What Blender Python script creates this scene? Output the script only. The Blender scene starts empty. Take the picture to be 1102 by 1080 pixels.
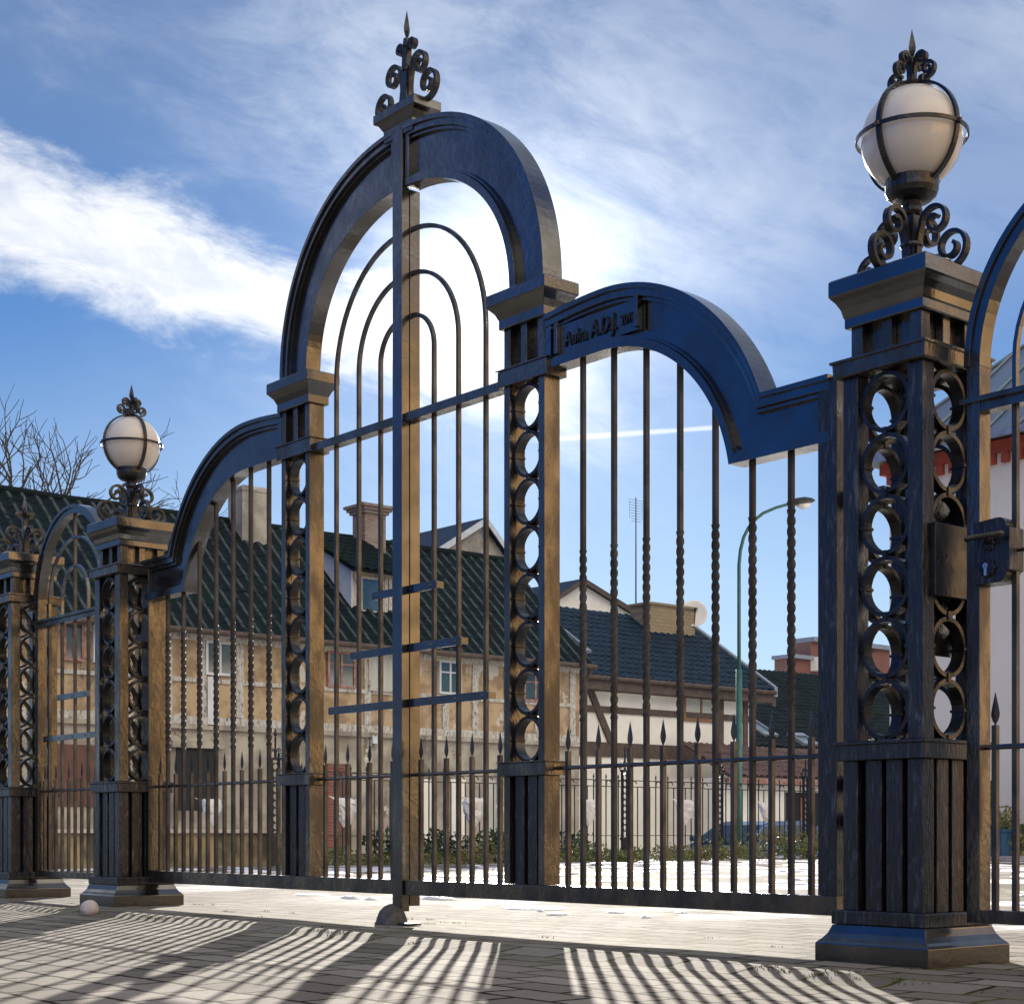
import bpy, math, random
from mathutils import Vector, noise as mnoise
random.seed(7)
R = math.radians
S = bpy.context.scene
# ------------------------------------------------------------------ camera, world, sun, exposure
H = 0.40
cd = bpy.data.cameras.new('camera'); cam = bpy.data.objects.new('camera', cd); S.collection.objects.link(cam)
cam.location = (0, 0, H); cam.rotation_euler = (R(90), 0, R(50)); cd.sensor_width = 36; cd.sensor_fit = 'HORIZONTAL'
cd.lens = 1752 / 1102 * 36; cd.shift_y = 356 / 1102; cd.clip_start = 0.05; cd.clip_end = 2000
S.camera = cam
S.render.resolution_x = 1024; S.render.resolution_y = 1003
SUN_EL = 15.2
sun_h = Vector((.643 * .013 - .766, .766 * .013 + .643, 0)).normalized()      # towards the sun, horizontal
sun_v = Vector((sun_h.x * math.cos(R(SUN_EL)), sun_h.y * math.cos(R(SUN_EL)), math.sin(R(SUN_EL))))
sl = bpy.data.lights.new('sun', 'SUN'); sl.energy = 4.4; sl.angle = R(0.5); sl.color = (1, .93, .82)
so = bpy.data.objects.new('sun', sl); S.collection.objects.link(so)
so.rotation_euler = (-sun_v).to_track_quat('-Z', 'Y').to_euler()
S.view_settings.view_transform = 'Standard'; S.view_settings.look = 'None'
S.view_settings.exposure = 1.55; S.view_settings.gamma = 1

W = bpy.data.worlds.new('World'); S.world = W; W.use_nodes = True
nt = W.node_tree; nt.nodes.clear()
class NB:
    """tiny node-building helper"""
    def __init__(s, nt): s.nt = nt
    def n(s, t, **k):
        x = s.nt.nodes.new(t)
        for a, b in k.items(): setattr(x, a, b)
        return x
    def put(s, sock, v):
        if hasattr(v, 'is_output') or isinstance(v, bpy.types.NodeSocket): s.nt.links.new(v, sock)
        else: sock.default_value = v
    def m(s, op, a, b=0.0, c=0.0, clamp=False):
        x = s.n('ShaderNodeMath', operation=op); x.use_clamp = clamp
        s.put(x.inputs[0], a); s.put(x.inputs[1], b); s.put(x.inputs[2], c); return x.outputs[0]
    def dot(s, v, w):
        x = s.n('ShaderNodeVectorMath', operation='DOT_PRODUCT'); s.put(x.inputs[0], v); x.inputs[1].default_value = w
        return x.outputs['Value']
    def ss(s, x, a, b):
        r = s.n('ShaderNodeMapRange', interpolation_type='SMOOTHSTEP'); s.put(r.inputs[0], x); s.put(r.inputs[1], a); s.put(r.inputs[2], b)
        return r.outputs[0]
    def mix(s, f, a, b, blend='MIX'):
        x = s.n('ShaderNodeMix', data_type='RGBA', blend_type=blend); s.put(x.inputs[0], f); s.put(x.inputs[6], a); s.put(x.inputs[7], b)
        return x.outputs[2]
    def comb(s, a, b, c=0.0):
        x = s.n('ShaderNodeCombineXYZ'); s.put(x.inputs[0], a); s.put(x.inputs[1], b); s.put(x.inputs[2], c); return x.outputs[0]
    def noise(s, v, scale, detail=4, rough=.5, dist=0.0):
        x = s.n('ShaderNodeTexNoise'); s.put(x.inputs['Vector'], v); x.inputs['Scale'].default_value = scale
        x.inputs['Detail'].default_value = detail; x.inputs['Roughness'].default_value = rough; x.inputs['Distortion'].default_value = dist
        return x.outputs[0]
b = NB(nt)
tc = b.n('ShaderNodeTexCoord').outputs['Generated']
sky = b.n('ShaderNodeTexSky', sky_type='NISHITA'); sky.sun_disc = False
sky.sun_elevation = R(SUN_EL); sky.sun_rotation = math.atan2(sun_h.x, sun_h.y)
sky.air_density = 1.0; sky.dust_density = .25; sky.ozone_density = 2.5
f = b.m('MAXIMUM', b.dot(tc, (-.766, .643, 0)), .04)
u = b.m('DIVIDE', b.dot(tc, (.643, .766, 0)), f); v = b.m('DIVIDE', b.dot(tc, (0, 0, 1)), f)
front = b.ss(b.dot(tc, (-.766, .643, 0)), .1, .45)
uv = b.comb(u, v)
SK = 0.12                                                             # sky strength, applied once at the end
base = b.mix(1.0, sky.outputs[0], (.27, .58, 1.25, 1), 'MULTIPLY')
ramp = b.mix(b.ss(v, .02, .36), (1.95, 2.65, 3.3, 1), (.30, .78, 1.75, 1)); ramp = b.mix(b.ss(v, .30, .52), ramp, (.48, .78, 1.40, 1))
zz = b.dot(tc, (0, 0, 1))
back = b.mix(.85, base, (.045, .36, 1.45, 1)); back = b.mix(b.m('SUBTRACT', 1, b.ss(zz, .03, .17)), back, (.42, .42, .44, 1))
base = b.mix(b.m('MULTIPLY', front, .92), back, ramp)
base = b.mix(b.ss(zz, .76, .92), base, (1.3, 1.4, 1.5, 1))                 # pale patch added overhead, out of view, for neutral ambient light
# slanted cloud coordinates: streaks run from upper left to lower right
us = b.m('ADD', b.m('MULTIPLY', u, .94), b.m('MULTIPLY', v, -.33)); vs = b.m('ADD', b.m('MULTIPLY', v, .94), b.m('MULTIPLY', u, .33))
stre = b.comb(b.m('MULTIPLY', us, .42), vs)
n1 = b.noise(stre, 7, 9, .62, .6); n2 = b.noise(stre, 30, 8, .68, .5); n3 = b.noise(b.comb(b.m('MULTIPLY', u, .7), v), 4.2, 6, .55, .4)
nn = b.m('ADD', b.m('MULTIPLY', n1, .65), b.m('MULTIPLY', n2, .35))
off = b.m('MULTIPLY', b.m('SUBTRACT', nn, .5), .16)
vup = b.m('ADD', b.m('MULTIPLY', b.m('ADD', u, .3145), -.40), .437)
vlo = b.m('ADD', b.m('MULTIPLY', b.m('ADD', u, .3145), -.27), .336)
m1 = b.m('MULTIPLY', b.ss(b.m('ADD', b.m('SUBTRACT', v, vlo), off), -.014, .022), b.ss(b.m('ADD', b.m('SUBTRACT', vup, v), off), -.008, .030))
m1 = b.m('MULTIPLY', m1, b.ss(b.m('MULTIPLY', u, -1), -.10, .02))
m1 = b.m('MULTIPLY', m1, b.m('ADD', .76, b.m('MULTIPLY', b.ss(n2, .34, .60), .24)))
# upper veil
veil = b.m('MULTIPLY', b.ss(b.m('ADD', v, b.m('MULTIPLY', u, -.10)), .24, .36), b.ss(b.m('ADD', nn, b.m('MULTIPLY', u, .42)), .37, .64))
veil = b.m('MULTIPLY', veil, b.m('ADD', .38, b.m('MULTIPLY', b.ss(n3, .40, .60), .48)))
low = b.m('MULTIPLY', b.ss(n3, .50, .75), b.m('MULTIPLY', b.ss(v, .10, .22), .30))
# glow of the thin cloud in front of the sun
du = b.m('SUBTRACT', u, .000); dv = b.m('SUBTRACT', v, .338)
d2 = b.m('ADD', b.m('MULTIPLY', b.m('MULTIPLY', du, du), .8), b.m('MULTIPLY', dv, dv))
g1 = b.m('POWER', 2.718, b.m('MULTIPLY', d2, -330.0)); g2 = b.m('POWER', 2.718, b.m('MULTIPLY', d2, -50.0))
g2 = b.m('MULTIPLY', g2, b.m('ADD', .50, b.m('MULTIPLY', b.ss(nn, .36, .62), .65)))
# contrail
cl = b.m('ABSOLUTE', b.m('SUBTRACT', v, b.m('ADD', .242, b.m('MULTIPLY', b.m('SUBTRACT', u, .028), .07))))
ct = b.m('MULTIPLY', b.m('SUBTRACT', 1, b.ss(b.m('ADD', cl, b.m('MULTIPLY', b.m('SUBTRACT', n2, .5), .003)), .0006, .0026)), b.m('MULTIPLY', b.ss(u, .0, .04), b.m('SUBTRACT', 1, b.ss(u, .12, .15))))
K = 1.0
c1 = b.mix(b.m('MULTIPLY', veil, front), base, (1.55, 1.8, 2.3, 1))
c1 = b.mix(b.m('MULTIPLY', low, front), c1, (1.6, 2.1, 2.75, 1))
c1 = b.mix(b.m('MULTIPLY', m1, b.m('MULTIPLY', front, .93)), c1, (2.95, 3.0, 3.1, 1))
c1 = b.mix(b.m('MULTIPLY', ct, b.m('MULTIPLY', front, .7)), c1, (2.5, 2.65, 2.85, 1))
gl = b.m('MULTIPLY', b.m('ADD', b.m('MULTIPLY', g1, 3.2), b.m('MULTIPLY', g2, 1.25)), front)
c1 = b.mix(1.0, c1, b.mix(1.0, (1, .97, .90, 1), b.comb(gl, gl, gl), 'MULTIPLY'), 'ADD')
east = b.m('MULTIPLY', b.ss(b.dot(tc, (.97, -.10, 0)), .18, .55), b.ss(zz, .20, .36))
c1 = b.mix(east, c1, (5.2, 4.7, 3.9, 1))                                    # bright patch added to the unseen eastern sky to light the house fronts
bg = b.n('ShaderNodeBackground'); nt.links.new(c1, bg.inputs[0]); bg.inputs[1].default_value = SK
wo = b.n('ShaderNodeOutputWorld'); nt.links.new(bg.outputs[0], wo.inputs[0])

# ------------------------------------------------------------------ materials
def mat(name, c=(.5, .5, .5), rough=.6, metal=0.0, c2=None, scale=8.0, stretch=(1, 1, 1), bump=0.0, bscale=None, rvar=0.0, detail=5, thr=(.35, .65), dist=0.0, **kw):
    m = bpy.data.materials.new(name); m.use_nodes = True
    q = NB(m.node_tree); p = m.node_tree.nodes['Principled BSDF']
    p.inputs['Metallic'].default_value = metal
    co = q.n('ShaderNodeTexCoord').outputs['Object']
    mp = q.n('ShaderNodeMapping'); q.put(mp.inputs[0], co); mp.inputs['Scale'].default_value = stretch
    if c2 is None: c2 = tuple(x * .75 for x in c)
    n = q.noise(mp.outputs[0], scale, detail, .6, dist)
    q.put(p.inputs['Base Color'], q.mix(q.ss(n, thr[0], thr[1]), (*c, 1), (*c2, 1)))
    if rvar: q.put(p.inputs['Roughness'], q.m('ADD', rough - rvar, q.m('MULTIPLY', q.ss(n, .3, .7), 2 * rvar)))
    else: p.inputs['Roughness'].default_value = rough
    if bump:
        nb = q.noise(mp.outputs[0], bscale or scale * 3, 4, .6)
        bn = q.n('ShaderNodeBump'); bn.inputs['Strength'].default_value = bump; bn.inputs['Distance'].default_value = .01
        q.put(bn.inputs['Height'], nb); q.put(p.inputs['Normal'], bn.outputs[0])
    for k, x in kw.items(): p.inputs[k].default_value = x
    return m
M = {}
M['iron'] = mat('black_iron', (.165, .15, .13), .27, .90, (.085, .078, .068), 9, (1, 1, .45), .25, 60, .10)
M['iron_bar'] = mat('black_iron_bar', (.135, .122, .105), .46, .86, (.07, .064, .056), 14, (1, 1, .5), .2, 60, .05)
M['iron_black'] = mat('black_painted_iron', (.060, .060, .062), .34, .80, (.035, .035, .036), 14, (1, 1, 1), .2, 60, .08)
M['iron_twist'] = mat('dull_twisted_iron', (.10, .092, .082), .72, .55, (.055, .05, .045), 14, (1, 1, .5), .15, 60, .04)
M['iron_brushed'] = mat('brushed_black_iron', (.055, .055, .058), .34, .85, (.20, .195, .19), 38, (1.5, 1.5, .30), .45, 60, .12, 10, (.50, .82), .8)
M['iron_smooth'] = mat('smooth_black_iron', (.155, .155, .155), .19, .94, (.115, .113, .11), 5, (1, 1, 1), .10, 30, .06)
M['iron_matte'] = mat('worn_grey_iron', (.11, .105, .105), .6, .2, (.06, .055, .055), 30, bump=.5)
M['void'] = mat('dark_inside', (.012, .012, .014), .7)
M['steel'] = mat('bright_steel', (.6, .6, .6), .3, 1.0)
M['globe'] = mat('opal_glass', (.64, .61, .57), .16, 0, (.60, .57, .53), 3)
gp = M['globe'].node_tree.nodes['Principled BSDF']; gp.inputs['Subsurface Weight'].default_value = .6; gp.inputs['Subsurface Radius'].default_value = (.2, .19, .17); gp.inputs['Subsurface Scale'].default_value = .8
M['snow'] = mat('snow', (.86, .88, .92), .55, 0, (.78, .80, .84), 20, bump=.4, bscale=40)
M['stone_white'] = mat('pale_stone', (.62, .56, .53), .8, 0, (.48, .42, .40), 30, bump=.6)
M['ochre'] = mat('ochre_render', (.47, .35, .22), .9, 0, (.30, .21, .13), 2.2, bump=.5, bscale=14, thr=(.42, .62))

M['grey_plaster'] = mat('grey_plaster', (.46, .42, .35), .9, 0, (.24, .215, .18), 1.3, bump=.4, bscale=9, detail=8)
M['timber_pale'] = mat('flaking_pale_timber', (.56, .54, .50), .85, 0, (.30, .27, .23), 9, (2.5, 2.5, .8), .5, 20, thr=(.42, .66), detail=8)
M['timber_dark'] = mat('brown_timber', (.105, .075, .062), .7, 0, (.07, .05, .04), 5)
M['board_white'] = mat('white_board', (.66, .69, .73), .6, 0, (.56, .59, .62), 3)
M['glass'] = mat('window_glass', (.03, .06, .07), .08, .0, (.06, .11, .12), 1.2, **{'Specular IOR Level': .9})
M['curtain'] = mat('curtain', (.55, .56, .50), .8, 0, (.40, .42, .38), 6, (1, 6, .3))
M['red_paint'] = mat('faded_red_paint', (.28, .09, .07), .7, 0, (.38, .26, .22), 9)
M['brown_paint'] = mat('brown_paint', (.26, .13, .06), .5)
M['white_wall'] = mat('white_render', (.87, .84, .77), .9, 0, (.77, .74, .67), .9, bump=.25, bscale=6)
M['tower_wall'] = mat('grey_white_render', (.84, .80, .71), .9, 0, (.78, .74, .65), .35, bump=.15, bscale=5)
def weather(name, items):
    m = M[name]; q = NB(m.node_tree); p = m.node_tree.nodes['Principled BSDF']; co = q.n('ShaderNodeTexCoord').outputs['Object']
    for i, (col, sc, a, c_, st) in enumerate(items):
        mp = q.n('ShaderNodeMapping'); q.put(mp.inputs[0], co); mp.inputs['Scale'].default_value = st; mp.inputs['Location'].default_value = (i * 7.3, 3.1, i)
        old = p.inputs['Base Color'].links[0].from_socket
        q.put(p.inputs['Base Color'], q.mix(q.ss(q.noise(mp.outputs[0], sc, 10, .66, .3), a, c_), old, (*col, 1)))
weather('ochre', [((.55, .51, .45), .9, .60, .615, (1, 1, 1)), ((.16, .12, .09), 1.4, .655, .67, (1, 1, .7)), ((.20, .15, .11), 22, .66, .70, (1, 1, 1))])
weather('grey_plaster', [((.17, .155, .13), .8, .56, .64, (1, 1, .4)), ((.24, .13, .08), 1.1, .66, .67, (1, 1, 1)), ((.62, .58, .50), 1.6, .63, .65, (1, 1, 1))])
weather('timber_pale', [((.10, .085, .075), 7, .58, .62, (2.4, 2.4, .8))])
M['brick_red'] = None
M['metal_roof'] = mat('standing_seam_metal', (.20, .25, .30), .38, .6, (.15, .19, .24), .9)
M['roof_dark'] = mat('mossy_dark_tiles', (.009, .015, .018), .75, 0, (.008, .020, .014), 1.1, bump=.5, bscale=9, thr=(.45, .7), **{'Specular IOR Level': .1})
M['roof_slate'] = mat('blue_grey_tiles', (.014, .034, .060), .5, 0, (.009, .020, .036), 3, bump=.2, bscale=9, **{'Specular IOR Level': .18})
M['roof_green'] = mat('grey_green_tiles', (.018, .030, .032), .7, 0, (.011, .017, .019), 1.6, bump=.3, bscale=9, **{'Specular IOR Level': .12})
M['roof_brown'] = mat('brown_tiles', (.14, .085, .075), .7, 0, (.09, .055, .05), 3)
M['green_paint'] = mat('green_pole_paint', (.03, .115, .10), .5)
M['zinc'] = mat('grey_zinc', (.40, .43, .46), .4, .5)
M['car_blue'] = mat('blue_car_paint', (.02, .07, .18), .25, .3, **{'Coat Weight': .6})
M['car_glass'] = mat('car_glass', (.02, .03, .03), .06)
M['rubber'] = mat('rubber', (.02, .02, .02), .8)
M['plastic_bag'] = mat('white_plastic_bag', (.75, .76, .78), .45, 0, (.62, .63, .66), 8, bump=.8, bscale=14)
M['leaf'] = mat('green_leaves', (.08, .13, .035), .6, 0, (.19, .17, .07), 3, **{'Transmission Weight': 0.0})
M['leaf_dark'] = mat('dark_green_leaves', (.02, .05, .02), .6, 0, (.035, .07, .03), 5)
M['moss'] = mat('moss_green', (.07, .085, .02), .9, 0, (.12, .11, .05), 9)
M['bark'] = mat('grey_bark', (.10, .085, .07), .9)
M['blue_paint'] = mat('blue_paint', (.03, .11, .24), .5)
M['teal_paint'] = mat('teal_render', (.07, .13, .14), .8, 0, (.10, .14, .12), 3)
M['door_brown'] = mat('brown_door', (.16, .07, .05), .7, 0, (.10, .05, .04), 4)
M['dark_metal'] = mat('far_black_iron', (.03, .032, .036), .45, .4)

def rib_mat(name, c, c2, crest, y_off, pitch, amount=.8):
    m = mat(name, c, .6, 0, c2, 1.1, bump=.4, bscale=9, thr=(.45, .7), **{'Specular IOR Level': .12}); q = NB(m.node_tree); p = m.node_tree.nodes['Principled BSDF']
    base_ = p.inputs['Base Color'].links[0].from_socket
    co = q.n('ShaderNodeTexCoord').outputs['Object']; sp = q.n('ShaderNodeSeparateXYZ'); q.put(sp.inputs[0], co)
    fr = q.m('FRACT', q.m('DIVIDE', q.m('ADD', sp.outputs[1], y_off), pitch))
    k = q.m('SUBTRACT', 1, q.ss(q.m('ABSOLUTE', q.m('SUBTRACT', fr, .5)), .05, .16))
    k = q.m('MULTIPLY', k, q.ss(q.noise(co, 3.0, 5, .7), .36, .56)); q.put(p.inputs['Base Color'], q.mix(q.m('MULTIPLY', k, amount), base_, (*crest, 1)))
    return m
def brick_mat(name, c1, c2, mortar, axis='yz', scale=1.0, bw=.25, rh=.075, ms=.012):
    m = bpy.data.materials.new(name); m.use_nodes = True; q = NB(m.node_tree); p = m.node_tree.nodes['Principled BSDF']
    co = q.n('ShaderNodeTexCoord').outputs['Object']; sp = q.n('ShaderNodeSeparateXYZ'); q.put(sp.inputs[0], co)
    o = dict(x=sp.outputs[0], y=sp.outputs[1], z=sp.outputs[2])
    t = q.n('ShaderNodeTexBrick'); q.put(t.inputs['Vector'], q.comb(o[axis[0]], o[axis[1]]))
    t.inputs['Color1'].default_value = (*c1, 1); t.inputs['Color2'].default_value = (*c2, 1); t.inputs['Mortar'].default_value = (*mortar, 1)
    t.inputs['Scale'].default_value = scale; t.inputs['Brick Width'].default_value = bw; t.inputs['Row Height'].default_value = rh; t.inputs['Mortar Size'].default_value = ms
    q.put(p.inputs['Base Color'], t.outputs[0]); p.inputs['Roughness'].default_value = .85
    return m
M['brick_red'] = brick_mat('red_brick', (.26, .065, .042), (.19, .05, .036), (.20, .15, .13))
M['brick_old'] = brick_mat('old_brick', (.22, .13, .10), (.30, .25, .22), (.25, .22, .19))
M['brick_tan'] = brick_mat('tan_brick', (.34, .26, .15), (.28, .22, .13), (.22, .18, .13), bw=.3, rh=.12)
M['red_trim'] = mat('red_brick_trim', (.42, .085, .05), .85, 0, (.34, .07, .045), 5)

def paver_mat():
    m = bpy.data.materials.new('worn_stone_pavers'); m.use_nodes = True; q = NB(m.node_tree); p = m.node_tree.nodes['Principled BSDF']
    co = q.n('ShaderNodeTexCoord').outputs['Object']
    wob = q.noise(co, 2.2, 3, .5); wob2 = q.noise(co, 14, 3, .5)
    sp = q.n('ShaderNodeSeparateXYZ'); q.put(sp.inputs[0], co)
    x = q.m('ADD', sp.outputs[0], q.m('MULTIPLY', q.m('ADD', wob, wob2), .034)); y = q.m('ADD', sp.outputs[1], q.m('MULTIPLY', q.m('SUBTRACT', wob, wob2), .022))
    t = q.n('ShaderNodeTexBrick'); q.put(t.inputs['Vector'], q.comb(x, y)); t.inputs['Scale'].default_value = 1
    t.inputs['Brick Width'].default_value = .27; t.inputs['Row Height'].default_value = .155; t.inputs['Mortar Size'].default_value = .010; t.inputs['Mortar Smooth'].default_value = .25
    t.offset = .5; t.inputs['Color1'].default_value = (.145, .132, .115, 1); t.inputs['Color2'].default_value = (.27, .248, .218, 1); t.inputs['Mortar'].default_value = (.022, .018, .012, 1)
    n = q.noise(co, 26, 8, .7); nb = q.noise(co, 1.1, 4, .6)
    c = q.mix(q.m('MULTIPLY', q.ss(n, .45, .75), .55), t.outputs[0], (.14, .13, .115, 1))
    c = q.mix(q.m('MULTIPLY', q.ss(nb, .5, .68), .30), c, (.33, .305, .27, 1))
    # moss sits in the joints close to the gate
    my = q.m('SUBTRACT', 1, q.ss(q.m('ABSOLUTE', q.m('SUBTRACT', sp.outputs[1], 3.95)), .2, 1.0))
    mm = q.m('MULTIPLY', q.m('MULTIPLY', t.outputs['Fac'], my), q.ss(nb, .40, .55))
    c = q.mix(mm, c, (.09, .105, .025, 1))
    # thin old snow and frost lying beyond the gate
    sn = q.m('MULTIPLY', q.ss(q.noise(co, .8, 6, .62), .50, .56), q.ss(sp.outputs[1], 4.7, 7.0))
    sn = q.m('MULTIPLY', sn, q.ss(q.noise(co, 9, 5, .6), .36, .5))
    c = q.mix(sn, c, (.80, .82, .86, 1))
    q.put(p.inputs['Base Color'], c); p.inputs['Specular IOR Level'].default_value = .02
    q.put(p.inputs['Roughness'], q.m('ADD', .78, q.m('MULTIPLY', n, .2)))
    h = q.m('ADD', q.m('MULTIPLY', t.outputs['Fac'], -1.0), q.m('ADD', q.m('MULTIPLY', n, .30), q.m('MULTIPLY', q.noise(co, 90, 4, .6), .12)))
    bn = q.n('ShaderNodeBump'); bn.inputs['Strength'].default_value = .8; bn.inputs['Distance'].default_value = .006
    q.put(bn.inputs['Height'], h); q.put(p.inputs['Normal'], bn.outputs[0])
    return m
M['paver'] = paver_mat()

# ------------------------------------------------------------------ mesh helpers
class MB:
    def __init__(s): s.v = []; s.f = []
    def add(s, vs, fs):
        o = len(s.v); s.v += [tuple(p) for p in vs]; s.f += [tuple(i + o for i in q) for q in fs]
        return s
    def box(s, x0, x1, y0, y1, z0, z1):
        x0, x1 = sorted((x0, x1)); y0, y1 = sorted((y0, y1)); z0, z1 = sorted((z0, z1))
        return s.add([(x, y, z) for z in (z0, z1) for y in (y0, y1) for x in (x0, x1)],
                     [(0, 2, 3, 1), (4, 5, 7, 6), (0, 1, 5, 4), (2, 6, 7, 3), (0, 4, 6, 2), (1, 3, 7, 5)])
    def loops(s, L, close=False, cap=True):
        """L: list of rings with equal vertex count"""
        n = len(L[0]); vs = [p for l in L for p in l]; fs = []
        rng = len(L) if close else len(L) - 1
        for i in range(rng):
            a = i * n; c = ((i + 1) % len(L)) * n
            for j in range(n):
                k = (j + 1) % n; fs.append((a + j, a + k, c + k, c + j))
        if cap and not close: fs += [tuple(range(n))[::-1], tuple((len(L) - 1) * n + j for j in range(n))]
        return s.add(vs, fs)
    def sq(s, cx, cy, prof):
        """square turned profile: (half_x, half_y, z)"""
        return s.loops([[(cx - a, cy - c, z), (cx + a, cy - c, z), (cx + a, cy + c, z), (cx - a, cy + c, z)] for a, c, z in prof])
    def lathe(s, cx, cy, prof, n=20, axis='z', cz=0):
        L = []
        for r, z in prof:
            r = max(r, 1e-4); ring = []
            for i in range(n):
                t = 2 * math.pi * i / n; a, c = r * math.cos(t), r * math.sin(t)
                ring.append((cx + a, cy + c, z) if axis == 'z' else ((cx + a, cy + z, cz - c) if axis == 'y' else (cx + z, cy + a, cz + c)))
            L.append(ring)
        return s.loops(L)
    def tube(s, pts, r, n=6, taper=None):
        pts = [Vector(p) for p in pts]; L = []; up = Vector((0, 0, 1)); prev = None
        for i, p in enumerate(pts):
            d = (pts[min(i + 1, len(pts) - 1)] - pts[max(i - 1, 0)]).normalized()
            if prev is None:
                a = d.cross(up if abs(d.z) < .9 else Vector((1, 0, 0))).normalized()
            else: a = (prev - d * prev.dot(d)).normalized()
            prev = a; c = d.cross(a); rr = r if taper is None else r * (1 + (taper - 1) * i / (len(pts) - 1))
            L.append([tuple(p + (a * math.cos(2 * math.pi * k / n) + c * math.sin(2 * math.pi * k / n)) * rr) for k in range(n)])
        return s.loops(L)
    def band(s, P, Q, y0, y1):
        """solid strip between polylines P and Q (x,z) reaching from y0 to y1"""
        L = [[(p[0], y0, p[1]), (q[0], y0, q[1]), (q[0], y1, q[1]), (p[0], y1, p[1])] for p, q in zip(P, Q)]
        return s.loops(L)
    def ribbon(s, pts, f, t, w, closed=False):
        """flat bar following the planar curve pts (a,b); f maps (a,b,c) to the world; t thickness in plane, w width across"""
        L = []; n = len(pts)
        for i, (a, c) in enumerate(pts):
            if closed: p0, p1 = pts[i - 1], pts[(i + 1) % n]
            else: p0, p1 = pts[max(i - 1, 0)], pts[min(i + 1, n - 1)]
            dx, dz = p1[0] - p0[0], p1[1] - p0[1]; l = math.hypot(dx, dz) or 1; nx, nz = -dz / l * t / 2, dx / l * t / 2
            L.append([f(a + nx, c + nz, -w / 2), f(a + nx, c + nz, w / 2), f(a - nx, c - nz, w / 2), f(a - nx, c - nz, -w / 2)])
        return s.loops(L, close=closed)
    def twist(s, x, y, z0, z1, w, turns, seg=8):
        n = max(2, int(turns * seg)); L = []
        for i in range(n + 1):
            z = z0 + (z1 - z0) * i / n; a = 2 * math.pi * turns * i / n
            L.append([(x + w * .7071 * math.cos(a + math.pi / 4 + k * math.pi / 2), y + w * .7071 * math.sin(a + math.pi / 4 + k * math.pi / 2), z) for k in range(4)])
        return s.loops(L)
    def build(s, name, m, parent=None, bevel=0, smooth=False, label=None):
        if parent is None: off = Vector((0, 0, 0))
        else:
            r = parent
            while r.parent: r = r.parent
            off = Vector(r.location)
        me = bpy.data.meshes.new(name); me.from_pydata([tuple(Vector(p) - off) for p in s.v], [], s.f)
        me.materials.append(M[m] if isinstance(m, str) else m)
        import bmesh
        bm = bmesh.new(); bm.from_mesh(me); bmesh.ops.recalc_face_normals(bm, faces=bm.faces); bm.to_mesh(me); bm.free()
        if smooth: me.shade_smooth() if hasattr(me, 'shade_smooth') else [setattr(p, 'use_smooth', True) for p in me.polygons]
        o = bpy.data.objects.new(name, me); S.collection.objects.link(o)
        if parent: o.parent = parent
        if bevel:
            bv = o.modifiers.new('bevel', 'BEVEL'); bv.width = bevel; bv.segments = 2; bv.limit_method = 'ANGLE'; bv.angle_limit = R(40)
        if label: o['label'] = label
        return o
def tag(o, label=None, cat=None, group=None, kind=None):
    if label: o['label'] = label
    if cat: o['category'] = cat
    if group: o['group'] = group
    if kind: o['kind'] = kind
    return o
def thing(name, loc, label, cat, group=None):
    o = bpy.data.objects.new(name, None); S.collection.objects.link(o); o.location = loc; o.empty_display_size = .1
    return tag(o, label, cat, group)
def copy_tree(o, parent=None):
    c = o.copy(); S.collection.objects.link(c)
    if parent: c.parent = parent
    for ch in list(o.children): copy_tree(ch, c)
    return c
def bx(*a): return MB().box(*a)
FP = 1752.
def onx(px, py, x0):
    """point on the plane x = x0 that the photograph shows at this pixel -> (y, z)"""
    r = (px - 551) / FP; t = x0 / (.643 * r - .766); return (t * (.766 * r + .643), H + (896 - py) * t / FP)
def ony(px, py, y0):
    r = (px - 551) / FP; t = y0 / (.766 * r + .643); return (t * (.643 * r - .766), H + (896 - py) * t / FP)
def atd(px, D):
    r = (px - 551) / FP * D; return (.643 * r - .766 * D, .766 * r + .643 * D)

# ------------------------------------------------------------------ ground
def gz(x, y):
    z = 0.0
    if y < 3.70: z = -.014 * min((3.70 - y) / .10, 1)
    n = mnoise.noise(Vector((x * .9, y * .9, 0))) * .006 + mnoise.noise(Vector((x * 3.1, y * 3.1, 4))) * .0025
    if x < -19: t = min((-19 - x) / 8, 1); z -= .85 * t * t * (3 - 2 * t)
    return z + (n if -14 < x < 4 and 0 < y < 9 else 0)
def axis(a, c, step, far): return far[0] + [a + i * step for i in range(int(round((c - a) / step)) + 1)] + far[1]
xs = axis(-14, 4, .125, ([-400, -120, -60, -40, -30, -27, -25.5, -24, -22.5, -21, -19.5, -17], [8, 20, 60, 400]))
ys = axis(.05, 9, .11, ([-400, -60, -15, -4, -1], [11, 14, 20, 35, 60, 140, 400]))
ys = sorted(set([y for y in ys if abs(y - 3.65) > .07] + [3.60, 3.70]))
g = MB(); g.v = [(x, y, gz(x, y)) for y in ys for x in xs]; nx = len(xs)
g.f = [(j * nx + i, j * nx + i + 1, (j + 1) * nx + i + 1, (j + 1) * nx + i) for j in range(len(ys) - 1) for i in range(nx - 1)]
tag(g.build('ground', 'paver', smooth=True), kind='structure')

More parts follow.
